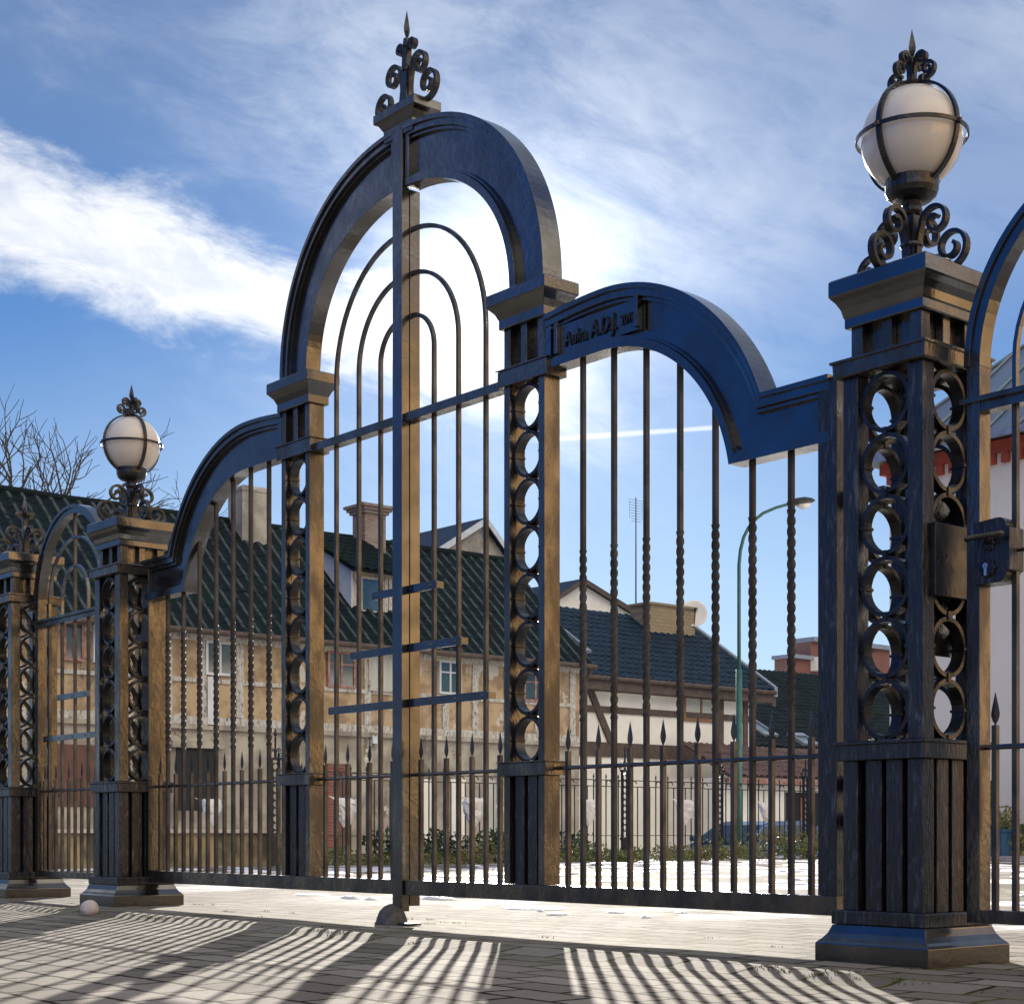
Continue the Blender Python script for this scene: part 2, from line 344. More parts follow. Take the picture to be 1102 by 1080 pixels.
# ------------------------------------------------------------------ iron details shared by gates and pillars
def spiral(cx, cz, r0, r1, a0, turns, n=34):
    return [(cx + (r0 + (r1 - r0) * i / n) * math.cos(R(a0) + 2 * math.pi * turns * i / n), cz + (r0 + (r1 - r0) * i / n) * math.sin(R(a0) + 2 * math.pi * turns * i / n)) for i in range(n + 1)]
def bez(p0, p1, p2, p3, n=10):
    o = []
    for i in range(n + 1):
        t = i / n; q = 1 - t
        o.append(tuple(q**3 * p0[k] + 3 * q * q * t * p1[k] + 3 * q * t * t * p2[k] + t**3 * p3[k] for k in (0, 1)))
    return o
def scroll_curves(k=1.0):
    # tall inner scroll: rises from the stem foot, leans out and curls down into its eye
    a = bez((.018, .0), (.016, .07), (.022, .105), (.030, .128), 8) + spiral(.072, .128, .042, .010, 180, -1.35)
    # lower outer scroll: stands on the cap, bellies outward and curls inward at the top
    c = spiral(.118, .050, .052, .012, -110, 1.45)
    return [[(x * k, z * k) for x, z in a], [(x * k, z * k) for x, z in c]]
def frame_at(cx, cy, z0, ang):
    ca, sa = math.cos(R(ang)), math.sin(R(ang))
    return lambda a, c, w: (cx + a * ca - w * sa, cy + a * sa + w * ca, z0 + c)
def scrolls(parent, cx, cy, z0, k, angs, t=.012, w=.024, m='iron_black', low=True):
    for an in angs:
        q = MB()
        for cv in scroll_curves(k)[:2 if low else 1]: q.ribbon(cv, frame_at(cx, cy, z0, an), t, w)
        q.build('scroll', m, parent)
def spear(q, x, y, z, w, h, t=.35):
    pr = [(.30, 0), (.22, .05), (.62, .13), (.95, .26), (1, .36), (.80, .52), (.45, .74), (.16, .92), (.02, 1)]
    q.loops([[(x - w / 2 * a, y, z + h * c), (x, y - w / 2 * a * t, z + h * c), (x + w / 2 * a, y, z + h * c), (x, y + w / 2 * a * t, z + h * c)] for a, c in pr])
def ring_part(parent, f, cz, rx, rz, depth, t=.016, m='iron_black'):
    """short tube ring with four small clamps; f(a, z, c): a across the opening, c inward"""
    n = 30; pts = [(rx * math.cos(2 * math.pi * i / n) * (1 - t / 2 / rx), cz + rz * math.sin(2 * math.pi * i / n) * (1 - t / 2 / rz)) for i in range(n)]
    q = MB(); q.ribbon(pts, f, t, depth, closed=True)
    def clamp(a, z, da, dz):
        vs = [f(a + i * da, z + j * dz, k * (depth / 2 + .004)) for k in (-1, 1) for j in (-1, 1) for i in (-1, 1)]
        q.add(vs, [(0, 2, 3, 1), (4, 5, 7, 6), (0, 1, 5, 4), (2, 6, 7, 3), (0, 4, 6, 2), (1, 3, 7, 5)])
    clamp(0, cz - rz + .001, .0075, .0135)
    clamp(-rx + .006, cz, .012, .0045); clamp(rx - .006, cz, .012, .0045)
    o = q.build('ring', m, parent)
    for p in o.data.polygons: p.use_smooth = False
    return o

# ------------------------------------------------------------------ pillars
def pillar(cx, cy, label):
    t = thing('gate_pillar', (cx, cy, 0), label, 'pillar', 'wrought iron pillars of the gateway')
    q = MB().sq(cx, cy, [(.212, .212, -.035), (.212, .212, .056), (.205, .205, .064), (.196, .196, .072), (.184, .184, .088), (.176, .176, .108), (.174, .174, .114)])
    q.build('plinth', 'iron_smooth', t, .002)
    MB().sq(cx, cy, [(.174, .174, .115), (.176, .176, .119), (.176, .176, .154), (.172, .172, .159)]).build('base_moulding', 'iron_brushed', t, .0015)
    hb = .150; cw = .056
    for sx in (-1, 1):
        for sy in (-1, 1): bx(cx + sx * hb, cx + sx * (hb - cw), cy + sy * hb, cy + sy * (hb - cw), .159, .625).build('corner_post', 'iron_brushed', t, .002)
    q = MB()
    for s in (-1, 1):
        for o in (-.039, .039):
            q.box(cx + o - .030, cx + o + .030, cy + s * (hb - .008), cy + s * (hb - .03), .159, .625)
            q.box(cx + s * (hb - .008), cx + s * (hb - .03), cy + o - .030, cy + o + .030, .159, .625)
    q.build('base_panel', 'iron_brushed', t, .0015)
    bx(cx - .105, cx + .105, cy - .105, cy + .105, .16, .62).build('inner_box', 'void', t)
    q = MB().sq(cx, cy, [(.166, .166, .625), (.168, .168, .628), (.168, .168, .672), (.174, .174, .674), (.174, .174, .682), (.168, .168, .685)])
    q.build('collar', 'iron_brushed', t, .001)
    for sx in (-1, 1):
        for sy in (-1, 1): bx(cx + sx * hb, cx + sx * (hb - cw), cy + sy * hb, cy + sy * (hb - cw), .685, 1.822).build('corner_post', 'iron_brushed' if label.startswith('near') else 'iron', t, .002)
    p = (1.822 - .685) / 6
    for i in range(6):
        cz = .685 + p * (i + .5)
        for ang in (0, 90, 180, 270):
            ca, sa = math.cos(R(ang)), math.sin(R(ang)); d = hb - .032
            f = lambda a, z, w, ca=ca, sa=sa, d=d: (cx + a * ca + (d + w) * sa, cy + a * sa - (d + w) * ca, z)
            ring_part(t, f, cz, .092, p / 2 - .001, .038, .0135)
    MB().sq(cx, cy, [(.165, .165, 1.822), (.172, .172, 1.826), (.174, .174, 1.866), (.181, .181, 1.868), (.181, .181, 1.876), (.16, .16, 1.880)]).build('collar', 'iron', t, .001)
    q = MB(); hn = .132
    for sx in (-1, 1):
        for sy in (-1, 1): q.box(cx + sx * hn, cx + sx * (hn - .042), cy + sy * hn, cy + sy * (hn - .042), 1.880, 1.980)
    for s in (-1, 1):
        q.box(cx - .018, cx + .018, cy + s * (hn - .004), cy + s * (hn - .03), 1.880, 1.980)
        q.box(cx + s * (hn - .004), cx + s * (hn - .03), cy - .018, cy + .018, 1.880, 1.980)
    q.build('neck', 'iron', t, .0015)
    bx(cx - .10, cx + .10, cy - .10, cy + .10, 1.876, 1.984).build('neck_core', 'iron', t)
    MB().sq(cx, cy, [(.145, .145, 1.980), (.147, .147, 1.984), (.147, .147, 2.010), (.150, .150, 2.016), (.156, .156, 2.040), (.168, .168, 2.062), (.180, .180, 2.076), (.183, .183, 2.082), (.183, .183, 2.126), (.178, .178, 2.132)]).build('capital', 'iron_smooth', t, .0015)
    return t
CXR, CXL, CX0, PY = -3.099, -8.365, -9.815, 4.234
pr_ = pillar(CXR, PY, 'near right pillar with open ring sides, brushed black panels and a box for the lock bolt')
pl_ = pillar(CXL, PY, 'middle pillar at the far end of the double gate, carrying the smaller looking globe lamp')
p0_ = pillar(CX0, PY, 'farthest pillar at the left edge, topped by iron scrolls without a globe')
# strike box on the near pillar
q = bx(CXR + .151, CXR + .172, 4.085 + .03, 4.085 + .235, 1.115, 1.335); q.box(CXR + .172, CXR + .178, 4.30, 4.318, 1.115, 1.335)
q.build('strike_box', 'iron_black', pr_, .002)
bx(CXR + .06, CXR + .07, 4.12, 4.35, .95, 1.45).build('back_plate', 'iron', pr_)
# scroll finial of the far pillar
bx(CX0 - .013, CX0 + .013, PY - .013, PY + .013, 2.132, 2.40).build('finial_stem', 'iron', p0_, .001)
scrolls(p0_, CX0, PY, 2.132, 1.12, (0, 90, 180, 270)); scrolls(p0_, CX0, PY, 2.33, .50, (0, 90, 180, 270), low=False)
q = MB(); spear(q, CX0, PY, 2.40, .035, .12, 1); q.build('spear_head', 'iron', p0_)

# ------------------------------------------------------------------ globe lamps on the pillars
def globe_lamp(cx, cy, label):
    z0 = 2.132; zc = 2.572; Rg = .157; Rc = .167
    t = thing('globe_lamp', (cx, cy, z0), label, 'lamp', 'globe lamps on the gate pillars')
    q = MB().sq(cx, cy, [(.022, .022, z0), (.020, .020, 2.37)]); q.lathe(cx, cy, [(.030, 2.225), (.036, 2.232), (.036, 2.240), (.030, 2.247)], 16)
    q.lathe(cx, cy, [(.028, 2.33), (.034, 2.34), (.030, 2.36), (.034, 2.372)], 16); q.build('stem', 'iron_black', t, .001)
    MB().lathe(cx, cy, [(.034, 2.37), (.060, 2.376), (.076, 2.390), (.082, 2.406), (.084, 2.440), (.078, 2.446), (.05, 2.443)], 28).build('globe_cup', 'iron_black', t)
    prof = [(Rg * math.sin(a), zc - Rg * math.cos(a)) for a in [R(22 + (180 - 22) * i / 24) for i in range(25)]]
    MB().lathe(cx, cy, prof, 40).build('globe', 'globe', t, smooth=True)
    for an in (0, 90):
        pts = [(Rc * math.cos(2 * math.pi * i / 48), zc + Rc * math.sin(2 * math.pi * i / 48)) for i in range(48)]
        MB().ribbon(pts, frame_at(cx, cy, 0, an), .009, .017, closed=True).build('cage_hoop', 'iron_black', t)
    L = []
    for i in range(48):
        a = 2 * math.pi * i / 48; L.append([(cx + r * math.cos(a), cy + r * math.sin(a), z) for r, z in ((Rc + .001, zc - .006), (Rc + .007, zc - .006), (Rc + .007, zc + .006), (Rc + .001, zc + .006))])
    q = MB().loops(L, close=True)
    for an in (0, 90, 180, 270): q.lathe(cx + (Rc + .008) * math.cos(R(an)), cy + (Rc + .008) * math.sin(R(an)), [(.001, zc - .009), (.008, zc - .006), (.008, zc + .006), (.001, zc + .009)], 8)
    q.build('cage_ring', 'iron_black', t)
    scrolls(t, cx, cy, z0, 1.24, (0, 90, 180, 270))
    q = MB().lathe(cx, cy, [(.04, zc + Rc - .006), (.042, zc + Rc), (.02, zc + Rc + .010), (.012, zc + Rc + .03), (.010, zc + Rc + .085)], 14); q.build('crown_stem', 'iron_black', t)
    scrolls(t, cx, cy, zc + Rc + .006, .52, (45, 135, 225, 315) if False else (0, 90, 180, 270), .009, .016, low=True)
    q = MB(); spear(q, cx, cy, zc + Rc + .08, .030, .095, 1); q.build('spear_head', 'iron_black', t)
    return t
globe_lamp(CXR, PY, 'large white globe lamp in an iron cage on the near right pillar')
globe_lamp(CXL, PY, 'white globe lamp on the middle pillar, left of the double gate')

# ------------------------------------------------------------------ double gate
C0 = -5.835; Y0, Y1 = 4.245, 4.328; YM = 4.287
def lerp(P, Q, f): return [(p[0] + (q[0] - p[0]) * f, p[1] + (q[1] - p[1]) * f) for p, q in zip(P, Q)]
def offs(P, Q, d): 
    o = []
    for p, q in zip(P, Q):
        l = math.hypot(q[0] - p[0], q[1] - p[1]); o.append((p[0] + (q[0] - p[0]) * d / l, p[1] + (q[1] - p[1]) * d / l))
    return o
def supell(a, c, z, t, n=2.15): return (a * abs(math.cos(t)) ** (2 / n), z + c * abs(math.sin(t)) ** (2 / n))
def leaf(s, label):
    X = lambda o: C0 + s * o
    t = thing('gate_leaf', (X(2.35), 4.29, 0), label, 'gate', 'leaves of the double gate')
    bxx = lambda q, o0, o1, y0, y1, z0, z1: q.box(X(o0), X(o1), y0, y1, z0, z1)
    o_in = .036 if s < 0 else .040
    # bottom rail and stile
    q = MB(); bxx(q, o_in, 2.43, Y0, Y1, .128, .193); q.build('bottom_rail', 'iron', t, .002)
    q = MB(); bxx(q, 2.352, 2.43, Y0 + .001, Y1 - .001, .1935, 1.90); q.build('hinge_stile', 'iron_brushed' if s > 0 else 'iron', t, .002)
    # ring post
    a0, a1 = .725, .975; z0, z1 = .682, 2.214
    q = MB()
    for o0, o1 in ((a0, a0 + .036), (a1 - .036, a1)): bxx(q, o0, o1, Y0, Y1, .194, .63); bxx(q, o0, o1, Y0, Y1, z0, z1)
    q.build('ring_post', 'iron', t, .0015)
    q = MB(); w = a1 - a0 - .072
    for i in range(2):
        c = a0 + .036 + w * (.28 + .44 * i); bxx(q, c - .028, c + .028, Y0 + .012, Y0 + .03, .194, .63)
        bxx(q, c - .028, c + .028, Y1 - .03, Y1 - .012, .194, .63)
    q.build('lower_panel', 'iron_brushed', t, .001)
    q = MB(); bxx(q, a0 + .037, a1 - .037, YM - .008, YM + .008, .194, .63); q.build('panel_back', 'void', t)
    q = MB(); bxx(q, a0 - .020, a1 + .020, Y0 - .014, Y1 + .014, .63, .682); bxx(q, a0 - .026, a1 + .026, Y0 - .02, Y1 + .02, .6825, .688); q.build('lower_collar', 'iron', t, .0015)
    p = (z1 - z0) / 8
    for i in range(8):
        cx = X((a0 + a1) / 2); f = lambda a, z, w_, cx=cx: (cx + a, YM + w_, z)
        ring_part(t, f, z0 + p * (i + .5), .088, p / 2 - .001, .046, .013)
    q = MB(); bxx(q, a0 - .026, a1 + .026, Y0 - .014, Y1 + .014, 2.214, 2.278); bxx(q, a0 - .034, a1 + .034, Y0 - .02, Y1 + .02, 2.2785, 2.285); q.build('upper_collar', 'iron', t, .0015)
    q = MB()
    for o0, o1 in ((a0, a0 + .04), (a1 - .04, a1), (.832, .868)): bxx(q, o0, o1, Y0, Y1, 2.285, 2.448)
    q.build('neck', 'iron', t, .0015)
    q = MB(); bxx(q, a0 + .041, a1 - .041, YM - .012, YM + .012, 2.285, 2.448); q.build('neck_back', 'iron', t)
    cc = X(.85); yc = YM
    MB().sq(cc, yc, [(.138, .055, 2.448), (.140, .058, 2.452), (.140, .058, 2.486), (.143, .061, 2.492), (.152, .070, 2.512), (.172, .084, 2.532), (.181, .090, 2.540), (.183, .092, 2.545), (.183, .092, 2.588), (.178, .088, 2.592)]).build('capital', 'iron_smooth', t, .0015)
    # crossbar
    q = MB(); bxx(q, o_in, a0 - .0265, Y0 + .004, Y1 - .02, 2.212, 2.250); q.build('crossbar', 'iron', t, .0015)
    # main arch half
    n = 36; O = []; I = []
    for i in range(n + 1):
        th = math.pi / 2 * i / n
        O.append(supell(.970, .915, 2.592, th)); I.append(supell(.757, .655, 2.592, th))
    cut = [k for k in range(n + 1) if O[k][0] > o_in + .03 and I[k][0] > o_in + .02]
    O = [O[k] for k in cut]; I = [I[k] for k in cut]
    O.append((o_in + .001, 2.592 + .915)); I.append((o_in + .001, 2.592 + .655))
    # keep the curve exactly at the split
    def wx(P): return [(X(a), z) for a, z in P]
    Of = O; q = MB(); q.band(wx(offs(O, I, .03)), wx(offs(I, O, .02)), Y0 + .030, Y1 - .030); q.build('arch_panel', 'iron_smooth', t)
    q = MB(); q.band(wx(O), wx(offs(O, I, .040)), Y0, Y1); q.band(wx(offs(O, I, .0405)), wx(offs(O, I, .054)), Y0 + .013, Y1 - .013)
    q.band(wx(I), wx(offs(I, O, .034)), Y0, Y1); q.band(wx(offs(I, O, .0345)), wx(offs(I, O, .044)), Y0 + .013, Y1 - .013)
    q.band(wx(offs(O, I, -.008)), wx(offs(O, I, .012)), Y0 - .010, Y1 + .010)
    bxx(q, o_in + .0015, o_in + .028, Y0 + .002, Y1 - .002, 2.592 + .69, 2.592 + .875)
    q.build('arch_border', 'iron_smooth', t, .001)
    # side arch sweeping down to the pillar
    O = []; I = []
    for k in range(7): o = .976 + (1.30 - .976) * k / 7; O.append((o, 2.440 + .020 * math.sin(k / 7 * math.pi / 2))); I.append((o, 2.236))
    e0 = math.asin((1.902 - 1.6) / .86); e1 = math.asin((1.690 - 1.571) / .665)
    for k in range(31):
        fth = k / 30; ao = math.pi / 2 + (e0 - math.pi / 2) * fth; ai = math.pi / 2 + (e1 - math.pi / 2) * fth
        O.append((1.30 + .86 * math.cos(ao), 1.6 + .86 * math.sin(ao))); I.append((1.30 + .665 * math.cos(ai), 1.571 + .665 * math.sin(ai)))
    O.append((2.4, 1.902)); I.append((2.4, 1.690))
    def ins(P, Q, d):
        r = offs(P, Q, d)
        # mitre at the inner corner
        k = len(P) - 2; r[k] = (P[k][0] + (d * .62 if P is O else -d * .10) * 0 + (Q[k][0] - P[k][0]) * d / .212, P[k][1] + (d if Q[k][1] > P[k][1] else -d)); return r
    q = MB(); q.band(wx(ins(O, I, .03)), wx(ins(I, O, .02)), Y0 + .030, Y1 - .030); q.build('side_arch_panel', 'iron_smooth', t)
    q = MB(); q.band(wx(O), wx(ins(O, I, .040)), Y0, Y1); q.band(wx(ins(O, I, .0405)), wx(ins(O, I, .054)), Y0 + .013, Y1 - .013)
    q.band(wx(I), wx(ins(I, O, .034)), Y0, Y1); q.band(wx(ins(I, O, .0345)), wx(ins(I, O, .044)), Y0 + .013, Y1 - .013)
    q.band(wx(offs(O, I, -.008)), wx(offs(O, I, .012)), Y0 - .010, Y1 + .010)
    bxx(q, .9775, 1.012, Y0 + .001, Y1 - .001, 2.275, 2.40)
    q.build('side_arch_border', 'iron_smooth', t, .001)
    bw = .0175
    # hoops, tall bars of the centre
    for k, o in enumerate((.20, .372, .557)):
        q = MB(); q.box(X(o) - bw / 2, X(o) + bw / 2, YM - bw / 2, YM + bw / 2, .193, 2.212)
        zs = 2.52; pts = [(o, 2.25)] + [(o - (o - .035) * (1 - math.cos(a)), zs + (.165 + .19 * k) * math.sin(a) if k == 0 else zs + (.35 if k == 1 else .545) * math.sin(a)) for a in [R(90 * i / 18) for i in range(19)]]
        q.ribbon([(X(a), z) for a, z in pts], lambda a, z, w_: (a, YM + w_, z), bw, bw)
        q.build('bar', 'iron_bar', t, .001)
    # outer tall bars with a twisted middle
    def arch_z(o): return 2.236 if o < 1.30 else (1.571 + math.sqrt(max(.665 ** 2 - (o - 1.30) ** 2, 0)) if o < 1.95 else 1.690)
    for k in range(7):
        o = 1.157 + .1745 * k; q = MB(); x = X(o)
        q.box(x - bw / 2, x + bw / 2, YM - bw / 2, YM + bw / 2, .193, .835); q.twist(x, YM, .835, 1.50, bw * 1.22, 4.5, 40)
        q.box(x - bw / 2, x + bw / 2, YM - bw / 2, YM + bw / 2, 1.50, arch_z(o) + .01); q.build('bar', 'iron_twist', t, .0)
    # short spear-tipped bars
    for o in [.105, .287, .464, .650] + [1.070 + .1745 * k for k in range(8)]:
        q = MB(); x = X(o); q.box(x - bw / 2, x + bw / 2, YM - bw / 2, YM + bw / 2, .193, .722); spear(q, x, YM, .722, .030, .10); q.build('spear_bar', 'iron_bar', t)
    q = MB()
    for o0, o1 in ((o_in, a0 - .0265), (a1 + .0265, 2.352)):
        q.lathe(X(o0), YM, [(.0085, 0), (.0085, s * (o1 - o0))], 10, 'x', .657)
    q.build('spear_rail', 'iron_smooth', t, smooth=False)
    # riveted straps stepping down from the centre
    for zs, o1 in ((1.474, .235), (1.216, .405), (.973, .590)):
        q = MB(); bxx(q, o_in, o1, YM - bw / 2 - .012, YM - bw / 2 - .001, zs - .018, zs + .018); bxx(q, o1 + .0005, o1 + .008, YM - .02, YM + .02, zs - .014, zs + .014)
        for o in (.20, .372, .557):
            if o < o1: q.lathe(X(o), YM - bw / 2 - .0115, [(.007, 0), (.005, -.004), (.001, -.005)], 8, 'y', zs)
        q.build('strap', 'iron_smooth', t, .001)
    # hinges
    for z in (.44, .56, 1.50):
        q = MB(); q.lathe(X(2.46), YM + .02, [(.018, z - .03), (.018, z + .03)], 12); bxx(q, 2.4305, 2.585, YM + .005, YM + .035, z - .02, z + .02); q.build('hinge', 'iron', t)
    return t
lf = leaf(-1, 'left leaf of the tall double gate, with the centre post and scroll finial')
rt = leaf(1, 'right leaf of the tall double gate, with a name and date in raised letters')
# centre post, drop bolt and finial belong to the left leaf
MB().box(C0 - .035, C0 + .035, Y0 - .012, Y0 + .030, .055, 3.50).build('centre_post', 'iron_smooth', lf, .002)
MB().box(C0 - .012, C0 + .039, Y0 + .031, Y1 + .002, .078, 3.24).build('inner_stile', 'iron_smooth', lf, .001)
z0 = 3.505
MB().sq(C0, YM, [(.105, .048, z0 - .03), (.108, .05, z0), (.108, .05, z0 + .022), (.114, .054, z0 + .030), (.130, .062, z0 + .052), (.150, .072, z0 + .062), (.153, .075, z0 + .066), (.153, .075, z0 + .102), (.150, .072, z0 + .104)]).build('finial_base', 'iron_smooth', lf, .001)
zb = z0 + .104
MB().sq(C0, YM, [(.030, .026, zb), (.020, .018, zb + .12), (.015, .014, zb + .27), (.011, .011, zb + .315)]).build('finial_stem', 'iron_black', lf)
scrolls(lf, C0, YM, zb - .004, 1.36, (0, 180), .014, .026, 'iron_black')
scrolls(lf, C0, YM, zb + .195, .62, (0, 180), .012, .024, 'iron_black', low=False)
q = MB(); q.lathe(C0, YM, [(.014, zb + .165), (.024, zb + .17), (.024, zb + .182), (.014, zb + .187)], 12); q.build('stem_collar', 'iron_black', lf); q = MB(); q.lathe(C0, YM, [(.012, zb + .272), (.02, zb + .277), (.02, zb + .287), (.01, zb + .292)], 12)
q.build('stem_collar', 'iron_black', lf); q = MB(); spear(q, C0, YM, zb + .31, .034, .13, 1); q.build('spear_head', 'iron_black', lf)
# name plate with raised letters on the right leaf
X = lambda o: C0 + o
zt = lambda o: 2.336
q = MB(); q.box(X(1.045), X(1.50), Y0 + .012, Y0 + .028, 2.275, 2.392); q.box(X(1.040), X(1.058), Y0 - .008, Y0 + .0115, 2.280, 2.400); q.box(X(1.488), X(1.508), Y0 - .008, Y0 + .0115, 2.280, 2.400)
np_ = q.build('name_plate', 'iron_smooth', rt, .001)
def letters(txt, x, y, z, size, name, parent, m, width=1.0, depth=.004, rot=(R(90), 0, 0), shear=.0):
    c = bpy.data.curves.new('t', 'FONT'); c.body = txt; c.size = size; c.extrude = depth; c.offset = size * .004; c.shear = shear; c.space_character = 1.02
    o = bpy.data.objects.new('t', c); S.collection.objects.link(o); bpy.context.view_layer.update()
    me = bpy.data.meshes.new_from_object(o.evaluated_get(bpy.context.evaluated_depsgraph_get())); bpy.data.objects.remove(o)
    r = parent
    while r.parent: r = r.parent
    o = bpy.data.objects.new(name, me); S.collection.objects.link(o); o.parent = parent; o.location = Vector((x, y, z)) - Vector(r.location)
    o.rotation_euler = rot; o.scale = (width, 1, 1); me.materials.clear(); me.materials.append(M[m]); return o
letters('Auka', X(1.088), Y0 + .008, 2.302, .078, 'lettering', np_, 'iron_black', .78)
letters('A.D.J.', X(1.236), Y0 + .008, 2.302, .092, 'lettering', np_, 'iron_black', .68, shear=.12)
letters('2013', X(1.404), Y0 + .008, 2.310, .052, 'lettering', np_, 'iron_black', .74)

# ground stop under the centre post
t = thing('ground_stop', (C0, 4.2, 0), 'domed iron stop in the paving under the centre post of the double gate', 'gate stop')
sx, sy = -5.815, 4.19
MB().lathe(sx, sy, [(.075, -.01), (.075, .008), (.070, .012), (.066, .03), (.054, .058), (.034, .078), (.012, .088), (.001, .09)], 24).build('dome', 'iron_matte', t, smooth=True)
bx(sx + .03, sx + .15, sy - .02, sy + .05, .001, .010).build('base_plate', 'iron', t, .001)

# ------------------------------------------------------------------ small side gates
def ped_gate(c, label, full=True):
    P0, P1, PM = 4.205, 4.262, 4.235
    t = thing('side_gate', (c, PM, 0), label, 'gate', 'small arched side gates')
    r = .505; zs = 1.80; ah = .54
    bx(c - r, c - r + .045, P0, P1, .13, zs).build('stile', 'iron', t, .001); bx(c + r - .045, c + r, P0, P1, .13, zs).build('stile', 'iron', t, .001)
    n = 40; O = [(c - r * math.cos(math.pi * i / n), zs + ah * math.sin(math.pi * i / n)) for i in range(n + 1)]; I = [(c - (r - .045) * math.cos(math.pi * i / n), zs + (ah - .045) * math.sin(math.pi * i / n)) for i in range(n + 1)]
    q = MB().band(O, I, P0, P1); q.band(offs(O, I, -.006), offs(O, I, .014), P0 - .008, P1 + .008); q.build('arch', 'iron_smooth', t, .001)
    q = MB().box(c - r + .0455, c + r - .0455, P0 + .003, P1 - .003, 1.662, 1.700); q.box(c - r - .02, c + r + .02, P0 - .012, P0 + .0025, 1.690, 1.706); q.build('crossbar', 'iron', t, .001)
    bx(c - r + .0455, c + r - .0455, P0 + .001, P1 - .001, .13, .170).build('bottom_rail', 'iron', t, .001)
    bw = .0165
    q = bx(c - bw / 2, c + bw / 2, PM - bw / 2, PM + bw / 2, .17, 1.662); q.box(c - bw / 2, c + bw / 2, PM - bw / 2, PM + bw / 2, 1.70, zs + ah - .045); q.build('bar', 'iron_bar', t)
    for o, hh in ((.178, .19), (.356, .36)):
        for s in (-1, 1): bx(c + s * o - bw / 2, c + s * o + bw / 2, PM - bw / 2, PM + bw / 2, .17, 1.662).build('bar', 'iron_bar', t)
        pts = [(c - o, 1.70)] + [(c - o * math.cos(math.pi * i / 24), zs + hh * math.sin(math.pi * i / 24)) for i in range(25)] + [(c + o, 1.70)]
        MB().ribbon(pts, lambda a, z, w_: (a, PM + w_, z), .013, .018).build('hoop', 'iron_smooth', t)
    for o in (-.425, -.267, -.089, .089, .267, .425):
        q = bx(c + o - bw / 2, c + o + bw / 2, PM - bw / 2, PM + bw / 2, .17, .722); spear(q, c + o, PM, .722, .030, .10); q.build('spear_bar', 'iron_bar', t)
    MB().lathe(c - r + .045, PM, [(.0085, 0), (.0085, 2 * r - .09)], 10, 'x', .657).build('spear_rail', 'iron_smooth', t)
    if full:
        for z, o in ((1.216, .20), (.973, .385)):
            q = bx(c - o - .02, c + o + .02, PM - bw / 2 - .012, PM - bw / 2 - .001, z - .017, z + .017)
            for k in (-.178, 0, .178, -.356, .356):
                if abs(k) <= o: q.lathe(c + k, PM - bw / 2 - .0115, [(.007, 0), (.005, -.004), (.001, -.005)], 8, 'y', z)
            q.build('strap', 'iron_smooth', t, .001)
    return t
ped_gate((CXL + CX0) / 2, 'small arched side gate between the two far pillars')
pg = ped_gate((CXR + .725), 'small arched side gate cut off by the right edge, with a lock and handle', False)
# lock with twisted handle
xl, _ = ony(1049, 600, 4.19); xr, _ = ony(1087, 600, 4.19)
za, zb_ = 1.140, 1.332; yf = 4.186
def lock_outline(x0, x1, z0, z1):
    c = .028; P = [(x0, z0), (x1 - c * 1.3, z0)]
    P += [(x1 - .012 - c * math.cos(R(a)) * 0 - (c) * (1 - math.sin(R(a))), z0 + c * (1 - math.cos(R(a)))) for a in (15, 35, 55, 75, 90)]
    P += [(x1, z0 + c + .006), (x1, z1 - c - .006)]
    P += [(x1 - .012 - c * (1 - math.sin(R(a))), z1 - c * (1 - math.cos(R(a)))) for a in (90, 75, 55, 35, 15)]
    P += [(x1 - c * 1.6, z1), (x0, z1 - .006)]
    return P
P = lock_outline(xl, xr, za, zb_)
q = MB(); n = len(P); q.loops([[(x, yf, z) for x, z in P], [(x, yf + .075, z) for x, z in P]]); lk = q.build('lock_case', 'iron_brushed', pg, .002)
hc = (xl + xr) / 2
q = MB(); q.twist(0, 0, -.062, .062, .013, 5, 10); q.v = [(hc + v_[2] - .004, yf - .035 + v_[1], 1.275 + v_[0]) for v_ in q.v]
q.lathe(hc - .066, yf - .035, [(.001, -.006), (.010, 0), (.001, .008)], 8, 'x', 1.275); q.lathe(hc + .058, yf - .035, [(.001, -.006), (.010, 0), (.001, .008)], 8, 'x', 1.275)
q.lathe(hc - .010, yf, [(.008, -.035), (.008, -.006)], 10, 'y', 1.262); q.build('handle', 'iron_black', lk)
def rosette(cx, cz, r):
    q = MB(); pts = [(cx + (r + .003 * math.cos(8 * a)) * math.cos(a), cz + (r + .003 * math.cos(8 * a)) * math.sin(a)) for a in [2 * math.pi * i / 64 for i in range(64)]]
    q.loops([[(x, yf - .0005, z) for x, z in pts], [(x, yf - .005, z) for x, z in pts], [(cx + (x - cx) * .8, yf - .007, cz + (z - cz) * .8) for x, z in pts]]); return q
rosette(hc - .008, 1.256, .020).build('handle_plate', 'iron_black', lk); rosette(hc - .012, 1.185, .026).build('keyhole_plate', 'iron_black', lk)
q = MB(); q.lathe(hc - .016, yf - .0072, [(.0085, 0), (.0085, -.004)], 18, 'y', 1.192); q.box(hc - .0205, hc - .0115, yf - .0075, yf - .0105, 1.163, 1.188); kc = q.build('key_cylinder', 'steel', lk)
MB().box(hc - .0168, hc - .0152, yf - .0114, yf - .0118, 1.186, 1.197).build('key_slot', 'void', kc)
q = MB().lathe(xr, yf + .05, [(.005, 0.0), (.006, .02), (.012, .024), (.013, .034), (.009, .045), (.011, .06)], 12, 'x', 1.235); q.build('door_knob', 'iron', lk)

